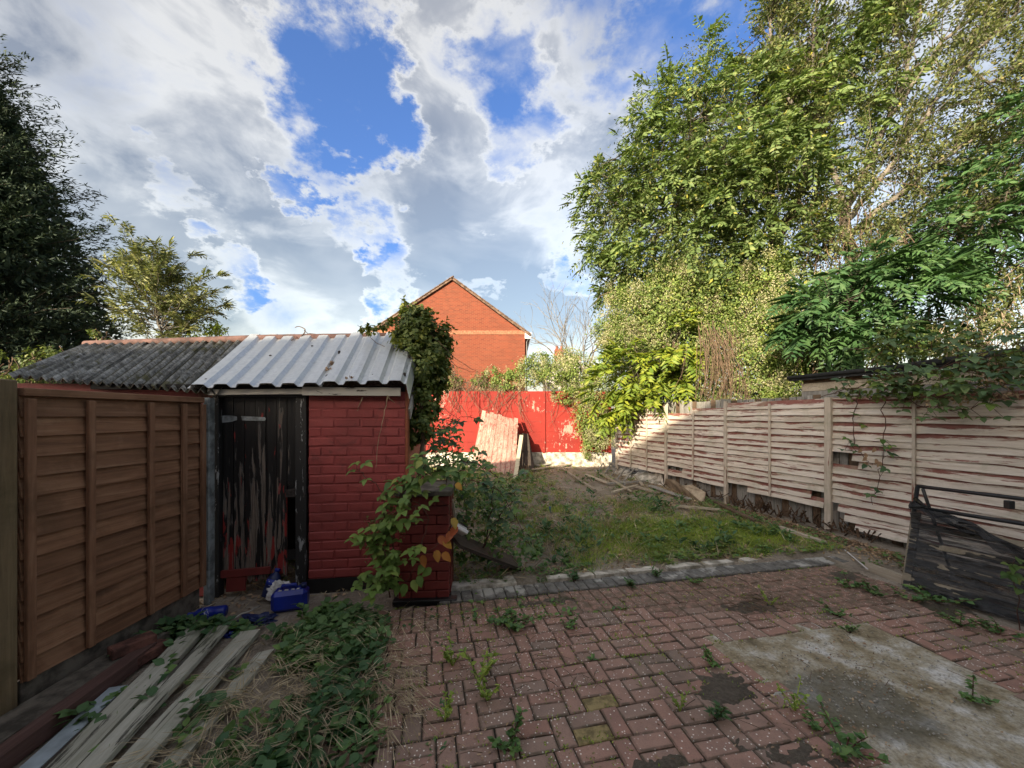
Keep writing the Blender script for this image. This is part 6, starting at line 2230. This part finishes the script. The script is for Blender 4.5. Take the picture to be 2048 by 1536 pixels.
# leaning gate against the red wall
def leaning(name, label, cat, bl, br_, tl, tr, n, th, mat, part='plank'):
    o = thing(name, label, cat, bl)
    bl, br_, tl, tr = (Vector(q) for q in (bl, br_, tl, tr))
    nrm = (br_ - bl).cross(tl - bl).normalized()
    if nrm.y > 0:
        nrm = -nrm
    for k in range(n):
        f0, f1 = (k + .03) / n, (k + .97) / n
        dz = random.uniform(-.035, .035)
        q = [bl.lerp(br_, f0), bl.lerp(br_, f1), tl.lerp(tr, f1) * 1, tl.lerp(tr, f0) * 1]
        up_ = (tl - bl).normalized() * dz
        q[2] = q[2] + up_
        q[3] = q[3] + up_
        oo = nrm * random.uniform(0, .006)
        q = [v - bl + oo for v in q]
        q = q + [v - nrm * th for v in q]
        MB().add(q, [(0, 1, 2, 3), (1, 5, 6, 2), (5, 4, 7, 6), (4, 0, 3, 7), (3, 2, 6, 7), (4, 5, 1, 0)]).build(part, mat, o)
    return o, nrm


gBL, gBR = G(940, 945, .07), G(1030, 957, .05)
gTL, gTR = P(964, 822, 11.25), P(1036, 838, 11.2)
gate, gn = leaning('plank_gate', 'sunlit red stained plank gate leaning against the red wall', 'gate', gBL, gBR, gTL, gTR, 9, .022, M['gate_wood'])
for t in (.15, .5, .85):
    a, b = gBL.lerp(gTL, t) - gn * .035, gBR.lerp(gTR, t) - gn * .035
    MB().bar(a - gBL, b - gBL, .10, .03, up=gn).build('ledge', M['gate_wood'], gate)
e0, e1 = G(1030, 962, .05), P(1043, 872, 10.75)
board('plank', 'pale upright plank propped against the edge of the leaning gate', 'plank', e0, e1, .10, .035, M['gate_edge'])
leaning('dark_door', 'dark board leaning in the shadow behind the plank gate', 'board', G(1040, 945, .07), G(1072, 945, .07), P(1036, 868, 11.45), P(1056, 868, 11.45), 3, .03, M['plank_dark'])
crumple('rubbish_bag', 'small grey blue bag at the foot of the leaning gate', 'bag', G(1045, 950, .1), .12, .1, .1, M['concrete_post'], 12)

# timber scraps at the end of the lawn
def zg(px, py, h=.05):
    p = G(px, py, .08)
    p.z = gz(p.x, p.y) + h
    return p


for a, b, w, m, lab in (((1065, 945), (1160, 932), .10, 'plank_pale', 'long pale plank lying along the foot of the red wall'), ((1075, 938), (1130, 931), .08, 'white_board', 'white board behind the long pale plank at the wall'), ((1120, 940), (1190, 983), .05, 'plank_pale', 'thin bleached stick pointing out across the lawn'),
                        ((1170, 955), (1215, 970), .08, 'plank_pale', 'short bleached plank near the broken ladder'), ((1225, 987), (1275, 975), .06, 'plank_pale', 'grey batten crossing in front of the ladder'), ((1265, 975), (1315, 988), .07, 'plank_pale', 'pale batten meeting the grey batten at an angle'),
                        ((1215, 970), (1290, 968), .07, 'board_grey', 'grey plank lying below the ladder rungs'), ((1240, 938), (1290, 955), .14, 'board_brown', 'brown board resting on the ladder end'), ((1355, 1013), (1440, 1020), .05, 'plank_pale', 'thin bleached batten on the grass beside the pale fence'),
                        ((1270, 955), (1285, 975), .06, 'plank_pale', 'stub of pale timber at the end of the ladder')):
    board('plank', lab, 'plank', zg(*a), zg(*b, .06), w, .03, M[m], grp='timber scraps on the lawn', rag=.02)
ld = thing('wooden_ladder', 'broken grey wooden ladder lying at the end of the lawn', 'ladder', zg(1200, 938))
lo = Vector(ld.location)
A, B, C, Dd = zg(1200, 930, .10), zg(1275, 958, .24), zg(1190, 945, .03), zg(1250, 970, .04)
MB().bar(A - lo, B - lo, .03, .06).build('rail', M['board_grey'], ld)
MB().bar(C - lo, Dd - lo, .03, .06).build('rail', M['board_grey'], ld)
for t in (.12, .35, .55, .75, .93):
    MB().bar(A.lerp(B, t) - lo, C.lerp(Dd, t) - lo, .03, .025).build('rung', M['board_grey'], ld)

# broken buff sheets lying against the fence foot
def shard(label, pts, th, mat, z):
    ps = [G(x, y, zz) for (x, y, zz) in pts]
    n = len(ps)
    nrm = (ps[1] - ps[0]).cross(ps[2] - ps[0]).normalized()
    o = MB().add([p for p in ps] + [p + nrm * th for p in ps], [tuple(range(n)), tuple(reversed(range(n, 2 * n)))] + [(i, (i + 1) % n, n + (i + 1) % n, n + i) for i in range(n)]).build('board_scrap', mat)
    return tag(o, label, 'board', 'broken boards along the fence foot')


shard('largest broken buff board leaning at the foot of the pale fence', [(1330, 972, .06), (1408, 1008, .05), (1412, 985, .22), (1385, 970, .30), (1365, 972, .26), (1350, 960, .33), (1332, 958, .28)], .015, M['plywood'], 0)
shard('broken buff board behind the ladder by the pale fence', [(1262, 958, .08), (1328, 972, .06), (1325, 950, .28), (1300, 940, .30), (1282, 938, .26)], .015, M['concrete_pale'], 0)
shard('small broken grey slab beside the ladder end', [(1225, 948, .08), (1262, 956, .08), (1258, 930, .28), (1240, 925, .30)], .02, M['concrete_pale'], 0)
rb = []
for k, (px, py, s, lab) in enumerate(((1215, 925, .14, 'pale rubble lump under the yellow leaves at the wall corner'), (1240, 915, .16, 'larger pale rubble lump by the fence corner'), (1190, 935, .10, 'flat rubble lump beside the ladder top'), (1300, 945, .12, 'rubble lump under the sunlit fence panel'))):
    q = G(px, py, .08)
    crumple('rubble', lab, 'rubble', (q.x, q.y, gz(q.x, q.y) + s * .3), s, s * .8, s * .7, M['concrete_pale'], k * 5.1, 1.6)
for k, (a, b, w, m, lab) in enumerate((((1300, 975), (1380, 1000), .09, 'board_grey', 'grey plank lying in front of the largest broken buff board'), ((1195, 950), (1262, 985), .05, 'plank_pale', 'long pale batten slanting across the ladder foot'), ((1320, 962), (1395, 975), .08, 'board_brown', 'brown plank propped on the buff boards'),
                        ((1430, 1005), (1510, 1040), .07, 'board_brown', 'brown rotten batten under the warped fence panel'), ((1560, 1052), (1650, 1085), .06, 'plank_pale', 'split pale batten under the thick fence post'))):
    board('plank', lab, 'plank', zg(*a, .05), zg(*b, .04), w, .03, M[m], grp='timber scraps on the lawn', rag=.03)
# rotten wood showing under the damaged slats
rt = MB()
for k in range(200):
    D = random.uniform(4.9, 8.6)
    p = FP(D)
    z = random.uniform(.0, .22)
    x = Vector((p.x - random.uniform(-.02, .16), p.y, z * .6))
    e = x + Vector((random.gauss(0, .04), random.gauss(0, .1), random.uniform(.02, .16)))
    rt.bar(x, e, random.uniform(.01, .03), random.uniform(.006, .015))
tag(rt.build('rotten_wood_debris', M['soil_wood']), 'crumbled rotten wood along the foot of the pale fence', 'debris', kind='stuff')

# blue pipe standing in the lawn
p = G(1101, 1025, .03)
mb = MB().tube([(p.x, p.y, -.02), (p.x - .005, p.y, .13)], .018, 12).build('pipe', M['pipe_blue'], smooth=True)
tag(mb, 'short blue plastic pipe standing upright in the lawn', 'pipe')

# broken white box and the rotten board beside the pier
bx = thing('broken_box', 'broken white plastic box lying tilted beside the pier', 'box', P(918, 1060, 3.55))
rot = Euler((R(-25), R(32), R(15))).to_matrix()
MB().cham((0, 0, .0), (.14, .15, .035), .006, rot).build('body', M['white_upvc'], bx)
MB().cham(rot @ Vector((.0, .03, .035)), (.13, .07, .03), .004, rot).build('lid', M['white_plastic'], bx)
MB().tube([rot @ Vector((-.06, -.03, .03)), rot @ Vector((.0, .05, .08)), rot @ Vector((.06, .0, .06))], .005, 6).build('cable', M['black_metal'], bx)
MB().bar(rot @ Vector((-.03, .06, .06)), rot @ Vector((.05, .05, .065)), .02, .012).build('clip', M['black_metal'], bx)
board('rotten_board', 'dark rotten board propped on its edge against the pier', 'board', P(902, 1078, 3.62), G(1035, 1130, .02), .26, .03, M['plank_dark'], roll=R(20), rag=.03)
board('plank', 'narrow pale lath standing behind the pier', 'plank', P(903, 1000, 3.7), P(912, 1060, 3.7), .03, .02, M['plank_pale'])

# white stick and fallen plank by the fence
a, b = G(1690, 1100, .03), G(1735, 1138, .06)
tag(MB().tube([a, b], .007, 8).build('stick', M['white_upvc']), 'thin white stick lying by the fence foot', 'stick')
board('plank', 'fallen dark edged plank between the white stick and the wrapped frame', 'plank', G(1735, 1142, .0), G(1815, 1172, .0), .05, .09, M['plank_pale'])

# wrapped frame leaning in the corner
B0, T0 = Vector((3.70, 3.64, .02)), Vector((4.13, 3.92, .93))
run = Vector((.30, -.64, 0)).normalized()
wf = thing('wrapped_bed_frame', 'metal bed frame wrapped in torn black polythene leaning at the fence', 'bed frame', B0)
LW = 2.1
upv = (T0 - B0)
nrm = run.cross(upv).normalized()
if nrm.x > 0:
    nrm = -nrm
def W(s, t, off=0.0):
    return run * (s * LW) + upv * t + nrm * off
fr = MB
for t, s0, s1 in ((.995, .0, 1), (.78, .0, 1), (.03, .0, 1)):
    MB().tube([W(s0, t), W(s1, t)], .018, 8).build('frame_bar', M['black_metal'], wf, smooth=True)
for s in (0, .5, 1.0):
    MB().tube([W(s, .02), W(s, .995)], .018, 8).build('frame_upright', M['black_metal'], wf, smooth=True)
for s in (.28, .38):
    MB().cham(W(s, .93), (.05, .05, .07), .006).build('bracket', M['black_metal'], wf)
for s in (.02, .98):
    MB().tube([W(s, .97), W(s, .97) + Vector((.42, .12, -.88))], .014, 8).build('rear_leg', M['black_metal'], wf, smooth=True)
for k, t in enumerate((.09, .26, .43, .60)):
    MB().bar(W(0.015, t, .022), W(1, t, .022), .024, .05, up=upv).build('slat', M['slat_dull'], wf)
MB().bar(W(.012, .02, .02), W(.012, .72, .02), .06, .04, up=nrm).build('end_rail', M['slat_dull'], wf)


def film_top(a):
    return .70 + .04 * math.sin(a * 9) + .03 * mnoise.noise(Vector((a * 14, 0, 5))) - .17 * math.exp(-((a - .34) / .11) ** 2) + .10 * math.exp(-(a / .07) ** 2) + .07 * math.exp(-((a - .60) / .12) ** 2)


def ridge(v):
    return 1 - 2 * abs(mnoise.noise(v))


def film(a, b):
    top = film_top(a)
    t = -.015 + (top + .015) * b
    if b == 0:
        t += .08 * max(0, mnoise.noise(Vector((a * 9, 0, 4))))
    off = .014 + .020 * ridge(Vector((a * 3.1 + t * 1.5, t * 6 - a * 2.0, 1))) + .014 * ridge(Vector((a * 8 - t * 6, t * 13 + a * 4, 3))) + .007 * ridge(Vector((a * 22, t * 30, 6)))
    loose = max(0, (b - .72) / .28)
    off += loose * (.05 + .07 * ridge(Vector((a * 7 + t * 3, t * 10, 9))) + .03 * ridge(Vector((a * 19, t * 26, 2))))
    return W(a * 1.0 + .004, t - loose * loose * .06 * (1 + mnoise.noise(Vector((a * 12, 3, 3)))), off)


MB().grid(film, 170, 130).build('polythene_sheet', M['black_polythene'], wf, smooth=True)


def flap(a, b):
    """the torn upper edge, folded over and hanging forward in creases"""
    top = film_top(a)
    ang = b * 2.6
    r = .035 + .03 * mnoise.noise(Vector((a * 11, 0, 2)))
    t = top - .05 + r * math.sin(ang) - .16 * max(0, b - .55) * (1 + mnoise.noise(Vector((a * 13, 1, 1))))
    off = .075 + r * (1 - math.cos(ang)) * .6 + .030 * ridge(Vector((a * 16 + b, b * 3, 4))) + .014 * ridge(Vector((a * 40, b * 6, 8)))
    return W(a, t, off)


MB().grid(flap, 170, 26).build('torn_flap', M['black_polythene'], wf, smooth=True)
for k, (s0, t0, s1, t1) in enumerate(((.0, .86, .13, .66), (.0, .80, .20, .60))):
    MB().tube([W(s0, t0, .02), W((s0 + s1) / 2, (t0 + t1) / 2 - .02, .05), W(s1, t1, .06)], [.02, .014, .02], 7).build('polythene_strand', M['black_polythene'], wf, smooth=True)
